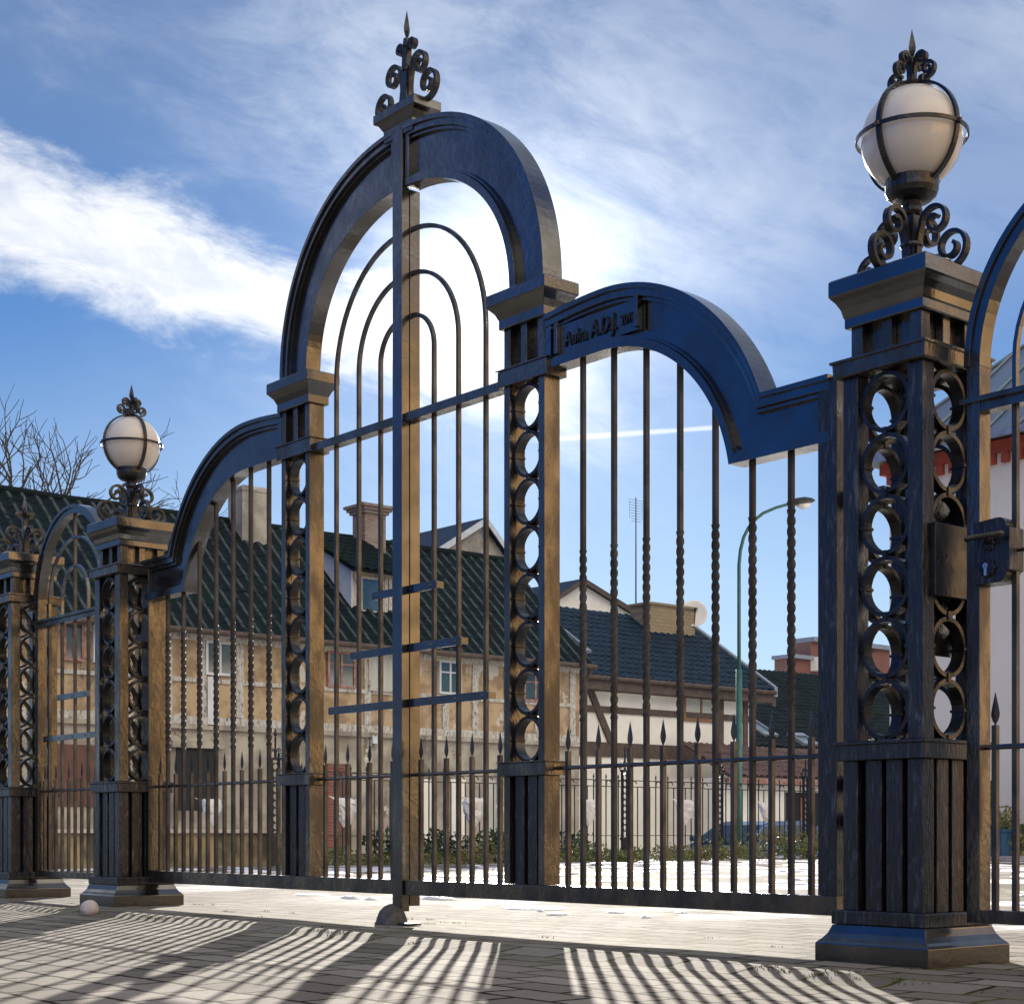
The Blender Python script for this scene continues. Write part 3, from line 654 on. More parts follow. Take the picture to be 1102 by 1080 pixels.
# ------------------------------------------------------------------ roofs
def tiled_roof(name, m, parent, xe, ze, xr, zr, y0, y1, pitch=.25, amp=.035, course=.34, thick=.06, wavy=True, seed=0, overhang=.0):
    """a slope from the eave (xe,ze) up to the ridge (xr,zr), real corrugated tile rows"""
    rnd = random.Random(seed); L = math.hypot(xr - xe, zr - ze); nc = max(1, int(L / course)); dx, dz = (xr - xe) / L, (zr - ze) / L; nxn, nzn = -dz, dx
    if nzn < 0: nxn, nzn = -nxn, -nzn
    k = 6 if wavy else 2; ny = int((y1 - y0) / pitch * k) + 1; q = MB()
    for c in range(nc):
        s0 = c * L / nc - .03; s1 = (c + 1) * L / nc
        rows = []
        for s_, lift in ((s0, 0.0), (s0, .014 if 'rib' in m else .030), (s1, .004)):
            row = []
            for j in range(ny + 1):
                y = y0 + (y1 - y0) * j / ny; ph = 2 * math.pi * (y - y0) / pitch
                h = amp * (abs(math.sin(ph / 2)) ** 1.5) + lift + (.010 * mnoise.noise(Vector((y * 1.3, c * .9, seed))) if wavy else 0)
                h += .06 * mnoise.noise(Vector((y * .25, s_ * .3, seed + 9)))
                row.append((xe + dx * s_ + nxn * h, y, ze + dz * s_ + nzn * h))
            rows.append(row)
        o = len(q.v); n = ny + 1
        for r_ in rows: q.v += r_
        for a in range(2):
            for j in range(ny): q.f.append((o + a * n + j, o + a * n + j + 1, o + (a + 1) * n + j + 1, o + (a + 1) * n + j))
    # underside slab
    q.loops([[(xe - nxn * thick - dx * .02, y, ze - nzn * thick - dz * .02), (xe - nxn * .004 - dx * .02, y, ze - nzn * .004 - dz * .02), (xr - nxn * .004, y, zr - nzn * .004), (xr - nxn * thick, y, zr - nzn * thick)] for y in (y0 + .01, y1 - .01)])
    return q.build(name, m, parent)
def window(parent, x, y0, y1, z0, z1, m_frame, mull=(1, 0), fw=.06, label=None, curtain=False, face=1, name='window'):
    """window in a wall whose face lies on the plane x, looking to +x"""
    q = MB(); d0, d1 = x - .06, x + .035
    q.box(d0, d1, y0, y1, z0, z0 + fw); q.box(d0, d1, y0, y1, z1 - fw, z1); q.box(d0, d1, y0, y0 + fw, z0 + fw, z1 - fw); q.box(d0, d1, y1 - fw, y1, z0 + fw, z1 - fw)
    for i in range(mull[0]): c = y0 + (y1 - y0) * (i + 1) / (mull[0] + 1); q.box(d0 + .01, d1 - .008, c - fw * .45, c + fw * .45, z0 + fw, z1 - fw)
    for i in range(mull[1]): c = z0 + (z1 - z0) * (.30 + .7 * (i + 1) / (mull[1] + 1)) ; q.box(d0 + .015, d1 - .012, y0 + fw, y1 - fw, c - fw * .3, c + fw * .3)
    o = q.build(name, m_frame, parent, label=label)
    bx(x + .002, x + .008, y0 + fw * .9, y1 - fw * .9, z0 + fw * .9, z1 - fw * .9).build('pane', 'curtain' if curtain else 'glass', o)
    return o

# ------------------------------------------------------------------ old half-timbered house
HX = -34.0; GB = -.95
oy0, oy1 = 11.5, 31.0
t = thing('old_house', (HX - 3, 21, GB), 'long derelict half-timbered house with ochre panels and a mossy dark tiled roof', 'house')
ez = 5.42
MB().box(HX - 6.4, HX, oy0, oy1, GB, ez).build('wall', 'grey_plaster', t)
_, zl = onx(300, 765, HX); zl = 2.95
def P2(px, py): return onx(px, py, HX)
# ochre upper storey panel skin and pale timber frame
MB().box(HX + .001, HX + .030, oy0, oy1 - .01, zl + .05, ez - .30).build('wall_panel', 'ochre', t)
q = MB(); xo0, xo1 = HX + .031, HX + .075
posts = [12.0, 13.6, 15.2, 16.8, 18.1, 19.0, 20.0, 21.3, 22.2, 23.7, 24.9, 26.2, 27.2, 28.3, 29.4, 30.7]
for y in posts: q.box(xo0, xo1, y - .10, y + .10, zl + .19, ez - .53)
q.box(xo0, xo1 + .01, oy0, oy1 - .02, ez - .52, ez - .26); q.box(xo0, xo1 + .012, oy0, oy1 - .02, zl, zl + .18)
for a, c in zip(posts[:-1], posts[1:]): q.box(xo0, xo1 - .006, a + .101, c - .101, 3.93, 4.03)
q.build('timber_frame', 'timber_pale', t)
q = MB(); q.box(HX + .001, HX + .10, oy0, oy1, zl - .12, zl - .001); q.build('string_course', 'grey_plaster', t)
q = MB(); q.box(HX + .001, HX + .05, oy0, oy1, ez - .259, ez - .02); q.build('eaves_board', 'timber_pale', t)
def win_px(parent, x, a, c, m, mull=(1, 0), **k):
    (ya, zt_), (yb, zb2) = onx(a[0], a[1], x), onx(c[0], c[1], x); return window(parent, x + .078, min(ya, yb), max(ya, yb), zb2, zt_, m, mull, **k)
win_px(t, HX, (219, 689), (250, 728), 'board_white', (1, 0), label='window with a white board frame and blue glass')
win_px(t, HX, (66, 668), (88, 712), 'red_paint', (1, 0)); win_px(t, HX, (98, 672), (118, 714), 'board_white', (1, 0))
win_px(t, HX, (350, 700), (380, 741), 'red_paint', (1, 1), label='window in a peeling red frame')
win_px(t, HX, (394, 704), (423, 745), 'timber_pale', (1, 0), curtain=True)
win_px(t, HX, (470, 710), (494, 748), 'board_white', (1, 1))
win_px(t, HX, (561, 722), (586, 756), 'red_paint', (1, 1))
y, z = P2(221, 0)[0], 0
(ya, z1_), (yb, z2_) = P2(221, 728), P2(232, 781)
MB().box(HX + .08, HX + .10, ya, yb, z2_, z1_).build('patch_board', 'board_white', t)
(ya, z1_), (yb, z2_) = P2(219, 678), P2(254, 688)
MB().box(HX + .08, HX + .10, ya, yb, z2_, z1_).build('patch_board', 'board_white', t)
# cellar level: dark garage opening with lintel, brick doorway, pale doors
(ya, z1_), (yb, z2_) = P2(189, 804), P2(232, 872)
q = MB().box(HX + .001, HX + .02, ya, yb, z2_, z1_); q.build('opening', 'void', t); MB().box(HX + .001, HX + .14, ya - .15, yb + .15, z1_ + .001, z1_ + .16).build('lintel', 'grey_plaster', t)
(ya, z1_), (yb, z2_) = P2(351, 821), P2(371, 915)
MB().box(HX + .001, HX + .06, ya, yb, z2_, z1_).build('brick_surround', 'brick_red', t); MB().box(HX + .061, HX + .075, ya + .25, yb - .01, z2_, z1_ - .15).build('door', 'door_brown', t)
for a, c, m in ((452, 464, 'white_wall'), (484, 500, 'white_wall'), (520, 532, 'curtain')):
    (ya, z1_), (yb, z2_) = P2(a, 838), P2(c, 905); MB().box(HX + .001, HX + .04, ya, yb, z2_, z1_).build('door', m, t)
(ya, z1_), (yb, z2_) = P2(60, 800), P2(108, 868)
bx(HX + .001, HX + .02, ya, yb, z2_, z1_).build('opening', 'door_brown', t)
(ya, z1_), (yb, z2_) = P2(398, 792), P2(403, 800); bx(HX + .001, HX + .12, ya, yb, z2_, z1_).build('meter_box', 'board_white', t)
rxr, rzr = -37.35, 8.50
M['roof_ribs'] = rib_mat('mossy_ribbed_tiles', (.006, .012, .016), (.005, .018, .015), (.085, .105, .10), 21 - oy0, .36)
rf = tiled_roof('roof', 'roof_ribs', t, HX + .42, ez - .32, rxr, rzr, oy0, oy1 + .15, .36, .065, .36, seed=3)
tiled_roof('roof', 'roof_dark', t, HX - 6.8, ez - .32, rxr, rzr, oy0, oy1 + .15, .8, .02, 1.0, seed=4, wavy=False)
q = MB(); q.tube([(rxr, oy0 + i * .5, rzr + .03 + .03 * mnoise.noise(Vector((i * .4, 0, 0)))) for i in range(int((oy1 - oy0) / .5) + 1)], .11, 8); q.build('ridge', 'roof_dark', t)
q = MB().add([(HX, oy1 - .002, ez), (HX - 6.4, oy1 - .002, ez), (rxr, oy1 - .002, rzr - .1), (HX, oy1 - .2, ez), (HX - 6.4, oy1 - .2, ez), (rxr, oy1 - .2, rzr - .1)], [(0, 1, 2), (3, 5, 4), (0, 3, 4, 1), (1, 4, 5, 2), (2, 5, 3, 0)]); q.build('gable', 'grey_plaster', t)
q = MB(); q.tube([(HX + .5, oy0, ez - .34), (HX + .5, oy1 + .2, ez - .36)], .07, 8); q.tube([(HX + .5, oy1 + .05, ez - .36), (HX + .15, oy1 + .12, ez - .75), (HX + .12, oy1 + .12, GB)], .05, 8); q.build('gutter', 'timber_dark', t)
# stuccoed chimney and brick chimney
def chimney(px, w, ztop_py, m, crown, lab):
    yc, _ = onx(px, 560, rxr + .35); D = .766 * -(rxr + .35) + .643 * yc; zt_ = H + (896 - ztop_py) * D / FP; x0 = rxr + .35; h = w / 2
    q = MB().sq(x0, yc, [(h * .85, h, rzr - .9), (h * .85, h, zt_ - (.30 if crown else .18))])
    if crown:
        for k in range(3): q.sq(x0, yc, [(h * .9 + .06 * (k + 1), h + .06 * (k + 1), zt_ - .30 + .08 * k), (h * .9 + .06 * (k + 1), h + .06 * (k + 1), zt_ - .225 + .08 * k)])
        for j in (-1, 0, 1): q.box(x0 - .12, x0 + .12, yc + j * .25 - .09, yc + j * .25 + .09, zt_ - .065, zt_ + .03)
    else: q.sq(x0, yc, [(h * .9, h * 1.05, zt_ - .18), (h * .9, h * 1.05, zt_ - .10), (h * .6, h * .75, zt_ - .02), (h * .3, h * .45, zt_)])
    q.build('chimney', m, rf, label=lab)
chimney(268, .85, 524, 'grey_plaster', False, 'stout grey rendered chimney with a rounded top'); chimney(397, .70, 543, 'brick_old', True, 'red brick chimney with a stepped crown')
# shed dormer
dx = HX - .75; (dy0, _), (dy1, _) = onx(379, 640, dx), onx(432, 640, dx)
zd0 = 6.05; zd1 = 7.15
d = MB().box(dx - 2.2, dx, dy0, dy1, zd0 - .6, zd1).build('dormer', 'grey_plaster', t)
q = MB(); L = [(dx + .35, zd1 - .05), (rxr + .2, rzr - .05)]
tiled_roof('dormer_roof', 'roof_dark', d, dx + .40, zd1 + .0, rxr + .25, rzr - .02, dy0 - .25, dy1 + .25, .27, .05, .36, seed=6)
MB().add([(dx, dy0 - .03, zd0 - .1), (dx, dy0 - .03, zd1), (rxr + .5, dy0 - .03, rzr - .25), (dx, dy0 - .003, zd0 - .1), (dx, dy0 - .003, zd1), (rxr + .5, dy0 - .003, rzr - .25)], [(0, 1, 2), (3, 5, 4), (0, 3, 4, 1), (1, 4, 5, 2), (2, 5, 3, 0)]).build('dormer_cheek', 'board_white', d)
window(d, dx + .04, dy0 + .2, dy0 + .95, zd0 + .05, zd1 - .12, 'timber_pale', (0, 0), name='dormer_window')
q = MB()
for k in range(7): q.box(dx + .002, dx + .03, dy0 + 1.0 + k * .13, dy0 + 1.10 + k * .13, zd0 - .05, zd1 - .1)
q.build('dormer_boards', 'timber_pale', d)

# ------------------------------------------------------------------ grey gable behind the old roof
gx = -52.0
def gable_house(name, gx, apex, left, right, base_py, m, mroof, depth, label, over=.35):
    (ya, za2), (yl, zl2), (yr, zr2) = onx(*apex, gx), onx(*left, gx), onx(*right, gx)
    t = thing(name, (gx, ya, GB), label, 'house')
    F_ = [(yl, GB), (yr, GB), (yr, zr2), (ya, za2), (yl, zl2)]
    q = MB().loops([[(gx, y, z) for y, z in F_], [(gx - depth, y, z) for y, z in F_]]); q.build('wall', m, t)
    for a, c in (((yl, zl2), (ya, za2)), ((ya, za2), (yr, zr2))):
        L_ = math.hypot(c[0] - a[0], c[1] - a[1]); ux, uz = (c[0] - a[0]) / L_, (c[1] - a[1]) / L_
        a2 = (a[0] - ux * over * (a[1] < c[1]), a[1] - uz * over * (a[1] < c[1])); c2 = (c[0] + ux * over * (a[1] > c[1]), c[1] + uz * over * (a[1] > c[1]))
        q = MB().loops([[(x, a2[0], a2[1] + .02), (x, c2[0], c2[1] + .02), (x, c2[0], c2[1] + .2), (x, a2[0], a2[1] + .2)] for x in (gx + .3, gx - depth - .3)]); q.build('roof', mroof, t)
        q = MB().loops([[(x, a2[0], a2[1] - .06), (x, c2[0], c2[1] - .06), (x, c2[0], c2[1] + .21), (x, a2[0], a2[1] + .21)] for x in (gx + .31, gx + .36)]); q.build('bargeboard', 'board_white' if m != 'white_wall' else 'timber_dark', t)
    return t
gable_house('gabled_house', -50, (518, 563), (432, 618), (556, 618), 0, 'grey_plaster', 'roof_slate', 8, 'grey rendered gable end rising behind the old tiled roof')
gable_house('gabled_house', -62, (624, 627), (560, 668), (690, 668), 0, 'white_wall', 'roof_slate', 10, 'white gable with a brown edge behind the dark blue tiled roof')

# ------------------------------------------------------------------ white half-timbered house
WX = -36.0; wy0, wy1 = 32.4, 41.0; wez = 5.18; wrx, wrz = -39.7, 7.78
t = thing('white_house', (WX - 3, 37, GB), 'white house with brown timbers and a dark blue tiled roof', 'house')
MB().box(WX - 7.2, WX, wy0, wy1 - .5, GB, wez).build('wall', 'white_wall', t)
q = MB(); a0_, a1_ = WX + .001, WX + .06
def hb(z0, z1, y0=wy0, y1=wy1 - .5): q.box(a0_, a1_, y0, y1, z0, z1)
zA = onx(700, 768, WX)[1]; zB = onx(700, 805, WX)[1]
hb(zA - .06, zA + .14); hb(zB - .32, zB + .12)
for px in (774,): y = onx(px, 800, WX)[0]; q.box(a0_, a1_ + .01, y - .13, y + .13, zB + .121, wez)
y = onx(801, 800, WX)[0]; q.box(a0_, a1_ + .004, y - .1, y + .1, zB + .121, wez)
for (pa, pb) in (((630, 733), (657, 800)),):
    (ya, za2), (yb, zb2) = onx(*pa, WX), onx(*pb, WX); q.loops([[(x, ya - .13, za2), (x, ya + .13, za2), (x, yb + .13, zb2), (x, yb - .13, zb2)] for x in (a0_, a1_ + .02)])
q.build('timber_frame', 'timber_dark', t)
(ya, z1_), (yb, z2_) = onx(734, 744, WX), onx(772, 778, WX); window(t, WX + .03, ya, yb, z2_, z1_, 'brown_paint', (1, 0), .11, curtain=True)
rf2 = tiled_roof('roof', 'roof_slate', t, WX + .5, wez - .1, wrx, wrz, wy0 - .2, wy1, .30, .05, .34, seed=11)
tiled_roof('roof', 'roof_slate', t, WX - 7.8, wez - .1, wrx, wrz, wy0 - .2, wy1, .6, .02, 1.0, seed=12, wavy=False)
q = MB().box(WX + .40, WX + .52, wy0 - .2, wy1, wez - .50, wez - .14); q.box(WX + .001, WX + .40, wy0 - .2, wy1, wez - .50, wez - .42); q.build('fascia', 'timber_dark', t)
MB().tube([(WX + .60, wy0 - .2, wez - .16), (WX + .60, wy1, wez - .18)], .075, 8).build('gutter', 'timber_dark', t)
for dxx, mm in ((0, 'zinc'),):
    q = MB().loops([[(x1_, wy1 + a, z1_ - .18), (x1_, wy1 + a, z1_ + .14), ] + [(x1_, wy1 + a + .16, z1_ + .14), (x1_, wy1 + a + .16, z1_ - .18)] for x1_, z1_, a in ((WX + .55, wez - .12, .01), (wrx, wrz + .05, .01))]); q.build('verge_board', 'zinc', t)
    q = MB().loops([[(x1_, wy1 + .0, z1_ - .20)] + [(x1_, wy1 + .14, z1_ - .20), (x1_, wy1 + .14, z1_ - .50), (x1_, wy1, z1_ - .50)] for x1_, z1_ in ((WX + .5, wez - .12), (wrx, wrz + .05))]); q.build('bargeboard', 'timber_dark', t)
q = MB().add([(WX, wy1 - .5, wez), (WX - 7.2, wy1 - .5, wez), (wrx, wy1 - .5, wrz - .1), (WX, wy1 - .7, wez), (WX - 7.2, wy1 - .7, wez), (wrx, wy1 - .7, wrz - .1)], [(0, 1, 2), (3, 5, 4), (0, 3, 4, 1), (1, 4, 5, 2), (2, 5, 3, 0)]); q.build('gable', 'white_wall', t)
# chimney, skylight
(yc0, _), (yc1, _) = onx(687, 660, wrx + .6), onx(736, 660, wrx + .6)
zt_ = H + (896 - 649) * (.766 * -(wrx + .6) + .643 * yc0) / FP
q = MB().box(wrx + .2, wrx + 1.1, yc0, yc1, wrz - .7, zt_ - .08); q.box(wrx + .12, wrx + 1.18, yc0 - .08, yc1 + .08, zt_ - .079, zt_); q.build('chimney', 'brick_tan', rf2)
def skylight(parent, xe, ze, xr, zr, f0, f1, y0, y1):
    dx, dz = xr - xe, zr - ze; L = math.hypot(dx, dz); nxn, nzn = abs(dz) / L, abs(dx) / L
    def pt(f_, y, h): return (xe + dx * f_ + nxn * h, y, ze + dz * f_ + nzn * h)
    q = MB()
    for (a, c, e, g_) in ((f0, f1, y0, y0 + .08), (f0, f1, y1 - .08, y1), (f0, f0 + .03, y0 + .081, y1 - .081), (f1 - .03, f1, y0 + .081, y1 - .081)):
        q.loops([[pt(a, e, h), pt(c, e, h), pt(c, g_, h), pt(a, g_, h)] for h in (.02, .16)])
    o = q.build('skylight', 'zinc', parent); MB().loops([[pt(f0 + .02, y0 + .06, h), pt(f1 - .02, y0 + .06, h), pt(f1 - .02, y1 - .06, h), pt(f0 + .02, y1 - .06, h)] for h in (.02, .11)]).build('pane', 'glass', o)
skylight(rf2, WX + .5, wez - .1, wrx, wrz, .28, .62, wy0 + .4, wy0 + 1.5)
# dish and aerial
t2 = thing('satellite_dish', (wrx + .5, 0, 0), 'round white satellite dish beside the chimney of the white house', 'dish')
yd, zd = onx(746, 661, wrx + 1.0); t2.location = (wrx + 1.0, yd, zd)
q = MB(); rr = .47; 
q.lathe(wrx + 1.0, yd, [(.02, 0.0), (rr * .5, .03), (rr * .8, .08), (rr, .13), (rr + .01, .12), (rr * .8, .06), (rr * .5, .01), (.01, -.03)], 28, 'y', zd)
import mathutils
rm = mathutils.Matrix.Rotation(R(50), 3, 'Z') @ mathutils.Matrix.Rotation(R(-14), 3, 'X')
cpt = Vector((wrx + 1.0, yd, zd)); q.v = [tuple(rm @ Vector((p[0] - cpt.x, -(p[1] - cpt.y), p[2] - cpt.z)) + cpt) for p in q.v]; q.build('reflector', 'white_wall', t2, smooth=True)
e0_ = cpt + rm @ Vector((0, -.5, -.1)); q = MB().tube([tuple(cpt + rm @ Vector((0, -.02, -rr))), tuple(e0_)], .02, 6); q.tube([tuple(e0_), tuple(e0_ + Vector((0, 0, .13)))], .045, 6); q.build('feed_arm', 'dark_metal', t2)
MB().tube([(wrx + 1.0, yd, zd - .1), (wrx + .9, yd, wrz - .8)], .03, 6).build('mast', 'dark_metal', t2)
ya_, zb2 = onx(684, 650, wrx + .2); _, za3 = onx(684, 535, wrx + .2)
t2 = thing('aerial', (wrx + .2, ya_, zb2), 'thin television aerial mast on the ridge of the white house', 'aerial')
MB().tube([(wrx + .2, ya_, zb2 - .6), (wrx + .2, ya_, za3)], .028, 6, .6).build('mast', 'dark_metal', t2)
q = MB()
for k in range(9):
    z = za3 - .1 - k * .09; w_ = .34 - .015 * k; q.tube([(wrx + .2, ya_ - w_, z), (wrx + .2, ya_ + w_, z)], .006, 4)
for w_ in (-.3, .3): q.tube([(wrx + .2, ya_ + w_, za3 - .15), (wrx + .2, ya_ + w_, za3 - .75)], .006, 4)
q.build('elements', 'dark_metal', t2)

# ------------------------------------------------------------------ porch roof, green-grey roof house, red brick house
BXp = -33.5
t = thing('porch', (BXp, 42, GB), 'low white outbuilding under a brown tiled lean-to roof', 'outbuilding')
py0 = onx(778, 820, BXp)[0]; py1 = py0 + 13
zpe = onx(830, 836, BXp)[1]; zpr = zpe + 1.05
MB().box(BXp - 4, BXp, py0, py1, GB, zpe - .05).build('wall', 'white_wall', t)
tiled_roof('roof', 'roof_brown', t, BXp + .4, zpe, BXp - 1.6, zpr, py0 - .2, py1, .26, .05, .33, seed=21)
MB().box(BXp + .3, BXp + .42, py0 - .2, py1, zpe - .22, zpe - .07).build('fascia', 'red_paint', t)
ya = onx(845, 880, BXp)[0]; MB().box(BXp + .001, BXp + .03, ya, ya + 1.6, GB, onx(845, 852, BXp)[1]).build('doorway', 'void', t)
MB().box(BXp + .031, BXp + .06, ya + .65, ya + 1.05, GB, onx(845, 858, BXp)[1]).build('door_post', 'brown_paint', t)
GX = -40.0; gy0 = onx(806, 750, GX)[0]; gy1 = gy0 + 24
gez = onx(860, 806, GX)[1]; grx = GX - 6.5
gzr = H + (896 - 714) * (.766 * -grx + .643 * (gy0 + 4)) / FP
t = thing('tiled_house', (GX, gy0 + 5, GB), 'house with a large grey-green tiled roof and two roof windows', 'house')
MB().box(GX - 12, GX, gy0, gy1, GB, gez).build('wall', 'white_wall', t)
rg = tiled_roof('roof', 'roof_green', t, GX + .4, gez, grx, gzr, gy0, gy1, .30, .06, .36, seed=31)
tiled_roof('roof', 'roof_green', t, grx - 6.9, gez, grx, gzr, gy0, gy1, .9, .02, 1.2, seed=32, wavy=False)
skylight(rg, GX + .4, gez, grx, gzr, .10, .28, gy0 + 1.1, gy0 + 1.9); skylight(rg, GX + .4, gez, grx, gzr, .02, .14, gy0 + 2.7, gy0 + 3.6)
bxx_ = -70
(yA, zA_), (yB, zB_) = onx(852, 708, bxx_), onx(872, 690, bxx_)
t = thing('brick_house', (bxx_, yA, GB), 'red brick building stepping up behind the grey-green roof', 'building')
MB().box(bxx_ - 1.5, bxx_, yA, yB, GB, zA_).box(bxx_ - 1.5, bxx_, yB + .001, yB + 20, GB, zB_).build('wall', 'brick_red', t)
MB().box(bxx_ - 1.5, bxx_ + .3, yA - .3, yB, zA_ + .001, zA_ + .25).box(bxx_ - 1.5, bxx_ + .3, yB + .001, yB + 20, zB_ + .001, zB_ + .3).build('roof', 'zinc', t)
yv, zv = onx(876, 714, bxx_); bx(bxx_ + .01, bxx_ + .6, yv - .4, yv + .4, zv - .5, zv + .4).build('vent', 'white_wall', t)

# ------------------------------------------------------------------ street lamp
D = 34; lx, ly = atd(795, D)
t = thing('street_lamp', (lx, ly, GB + .1), 'tall green street lamp with a curved arm, between the bars of the right leaf', 'street lamp')
zt_ = lambda py: H + (896 - py) * D / FP
MB().tube([(lx, ly, GB), (lx, ly, zt_(720))], .066, 12).build('pole', 'green_paint', t, smooth=True)
rd = Vector((.643, .766, 0)); cpts = []
for dpx, py in ((0, 720), (0, 640), (0, 608), (1.5, 592), (5, 578), (10, 568), (16, 560), (26, 552), (40, 546), (56, 541.5)): p = Vector((lx, ly, 0)) + rd * (dpx * D / FP); cpts.append((p.x, p.y, zt_(py)))
MB().tube(cpts, .040, 10, .75).build('arm', 'green_paint', t, smooth=True)
hp = Vector(cpts[-1]); hd = (rd + Vector((0, 0, .12))).normalized(); sd = hd.cross(Vector((0, 0, 1))).normalized(); upv = sd.cross(hd)
q = MB(); L = []
for a, w_, h_ in ((-.08, .05, .05), (.02, .09, .08), (.15, .12, .10), (.30, .13, .10), (.44, .09, .06), (.50, .03, .02)):
    c = hp + hd * a; L.append([tuple(c + sd * w_ * math.cos(2 * math.pi * k / 10) + upv * (h_ * max(math.sin(2 * math.pi * k / 10), -.45))) for k in range(10)])
q.loops(L); q.build('lamp_head', 'dark_metal', t)
q = MB(); L = []
for a, w_, h_ in ((.10, .04, .03), (.18, .09, .10), (.30, .10, .12), (.40, .05, .06)):
    c = hp + hd * a - upv * .035; L.append([tuple(c + sd * w_ * math.cos(2 * math.pi * k / 10) + upv * (h_ * min(math.sin(2 * math.pi * k / 10), .1))) for k in range(10)])
q.loops(L); q.build('lamp_lens', 'globe', t, smooth=True)

# ------------------------------------------------------------------ white building with red cornice at the right
BY = 22.5; bx0 = ony(957, 900, BY)[0]; bx1 = -12.3
ez_ = ony(1080, 467, BY - .35)[1]
t = thing('white_building', (-6, BY, 0), 'tall white building with a red toothed cornice and blue-grey metal roof', 'building')
MB().box(bx0, bx1, BY, BY + 14, -.3, ez_ - .001).build('wall', 'tower_wall', t)
q = MB().box(bx0 - .12, bx1, BY - .12, BY + 14, ez_ - .19, ez_ - .002)
k = bx0
while k < bx1: q.box(k, k + .12, BY - .09, BY - .001, ez_ - .36, ez_ - .1905); k += .245
q.build('cornice', 'red_trim', t)
rzz = ez_ + 5.5; hr = 5.2
q = MB(); e0, e1 = bx0 - .4, bx1 + .4; f0_, f1_ = BY - .4, BY + 14.4
Vv = [(e0, f0_, ez_ + .02), (e1, f0_, ez_ + .02), (e1, f1_, ez_ + .02), (e0, f1_, ez_ + .02), (e0 + 3.0, BY + 7, rzz), (e1, BY + 7, rzz)]
q.add(Vv, [(0, 1, 5, 4), (3, 4, 5, 2), (0, 4, 3), (1, 2, 5), (0, 3, 2, 1)])
ro = q.build('roof', 'metal_roof', t)
q = MB(); A = Vector(Vv[4]); 
def seam(p, r_): q.tube([tuple(Vector(p) + Vector((0, 0, .02))), tuple(Vector(r_) + Vector((0, 0, .02)))], .03, 4)
k = e0 + .55
while k < e1:
    fr = min((k - e0) / 3.0, 1); seam((k, f0_, ez_ + .02), (k, f0_ + (BY + 7 - f0_) * fr, ez_ + .02 + (rzz - ez_ - .02) * fr)); k += .62
seam(Vv[0], Vv[4]); q.build('seams', 'metal_roof', ro)
q = MB().box(e0, e1, f0_ - .06, f0_, ez_ - .04, ez_ + .07); q.build('gutter', 'zinc', t)
MB().box(bx0 - .03, bx1, BY - .03, BY - .001, -.1, ony(1080, 886, BY)[1]).build('base_course', 'teal_paint', t)
# things along its foot
t = thing('conifer', (ony(1066, 920, BY - .6)[0], BY - .6, 0), 'small dark conifer against the white building, beside the right pillar', 'shrub')
cx_, cy_ = t.location.x, t.location.y
def leafy(q, c, rad, n, size, rnd, flat=.0):
    for _ in range(n):
        d_ = Vector((rnd.gauss(0, 1), rnd.gauss(0, 1), rnd.gauss(0, 1))).normalized() * (rnd.random() ** .45)
        p = Vector(c) + Vector((d_.x * rad[0], d_.y * rad[1], d_.z * rad[2])); a = Vector((rnd.gauss(0, 1), rnd.gauss(0, 1), rnd.gauss(0, 1))).normalized(); e = a.orthogonal().normalized(); s_ = size * rnd.uniform(.6, 1.3)
        q.add([p - e * s_ * .35, p + a * s_, p + e * s_ * .35, p - a * s_ * .7], [(0, 1, 2, 3)])
rnd = random.Random(5); q = MB()
for k in range(8): leafy(q, (cx_, cy_, .2 + k * .125), (.24 * (1 - k / 9), .24 * (1 - k / 9), .13), 150, .05, rnd)
q.build('foliage', 'leaf_dark', t); MB().tube([(cx_, cy_, 0), (cx_, cy_, .4)], .03).build('stem', 'bark', t)
xp, _ = ony(1074, 915, BY - .9)
t = thing('planter', (xp, BY - .9, 0), 'blue planter box with a reddish shrub at the foot of the white building', 'planter')
MB().sq(xp, BY - .9, [(.16, .16, 0), (.20, .20, .42), (.22, .22, .42), (.22, .22, .46)]).build('box', 'blue_paint', t)
q = MB(); leafy(q, (xp + .1, BY - .9, .6), (.3, .3, .22), 150, .06, rnd); q.build('foliage', 'leaf', t)
xp, _ = ony(1094, 915, BY - .7)
t = thing('shrub', (xp, BY - .7, 0), 'loose green shrub at the foot of the white building by the right edge', 'shrub')
q = MB(); leafy(q, (xp, BY - .7, .3), (.42, .3, .32), 320, .06, rnd); q.build('foliage', 'leaf', t)
q = MB()
for k in range(6): q.tube([(xp, BY - .7, 0), (xp + rnd.uniform(-.3, .3), BY - .7 + rnd.uniform(-.2, .2), rnd.uniform(.4, .75))], .012, 5)
q.build('stem', 'bark', t)
q = MB().box(bx0, bx1, BY - 1.25, BY - .05, -.1, .05); tag(q.build('pavement', 'stone_white'), kind='structure')

# unseen ochre house added right of the gate so the iron reflects warm colour
t = thing('ochre_reflector_house', (12, 15, 0), 'unseen ochre house added right of the gate for the iron sides to reflect', 'house')
MB().box(9.5, 18, 2, 34, -.2, 8.5).build('wall', mat('reflector_ochre', (.82, .50, .20), .9), t)
q = MB()
MB().loops([[(9.1, y, 8.5), (18.4, y, 8.5), (13.7, y, 11.5)] for y in (1.6, 34.4)]).build('roof', 'roof_brown', t)
for k in range(7):
    for z in (1.0, 4.6):
        y = 4.5 + k * 4.2; o = MB().box(9.44, 9.51, y, y + 1.2, z, z + 1.7).build('window', 'board_white', t); bx(9.42, 9.435, y + .1, y + 1.1, z + .1, z + 1.6).build('pane', 'glass', o)

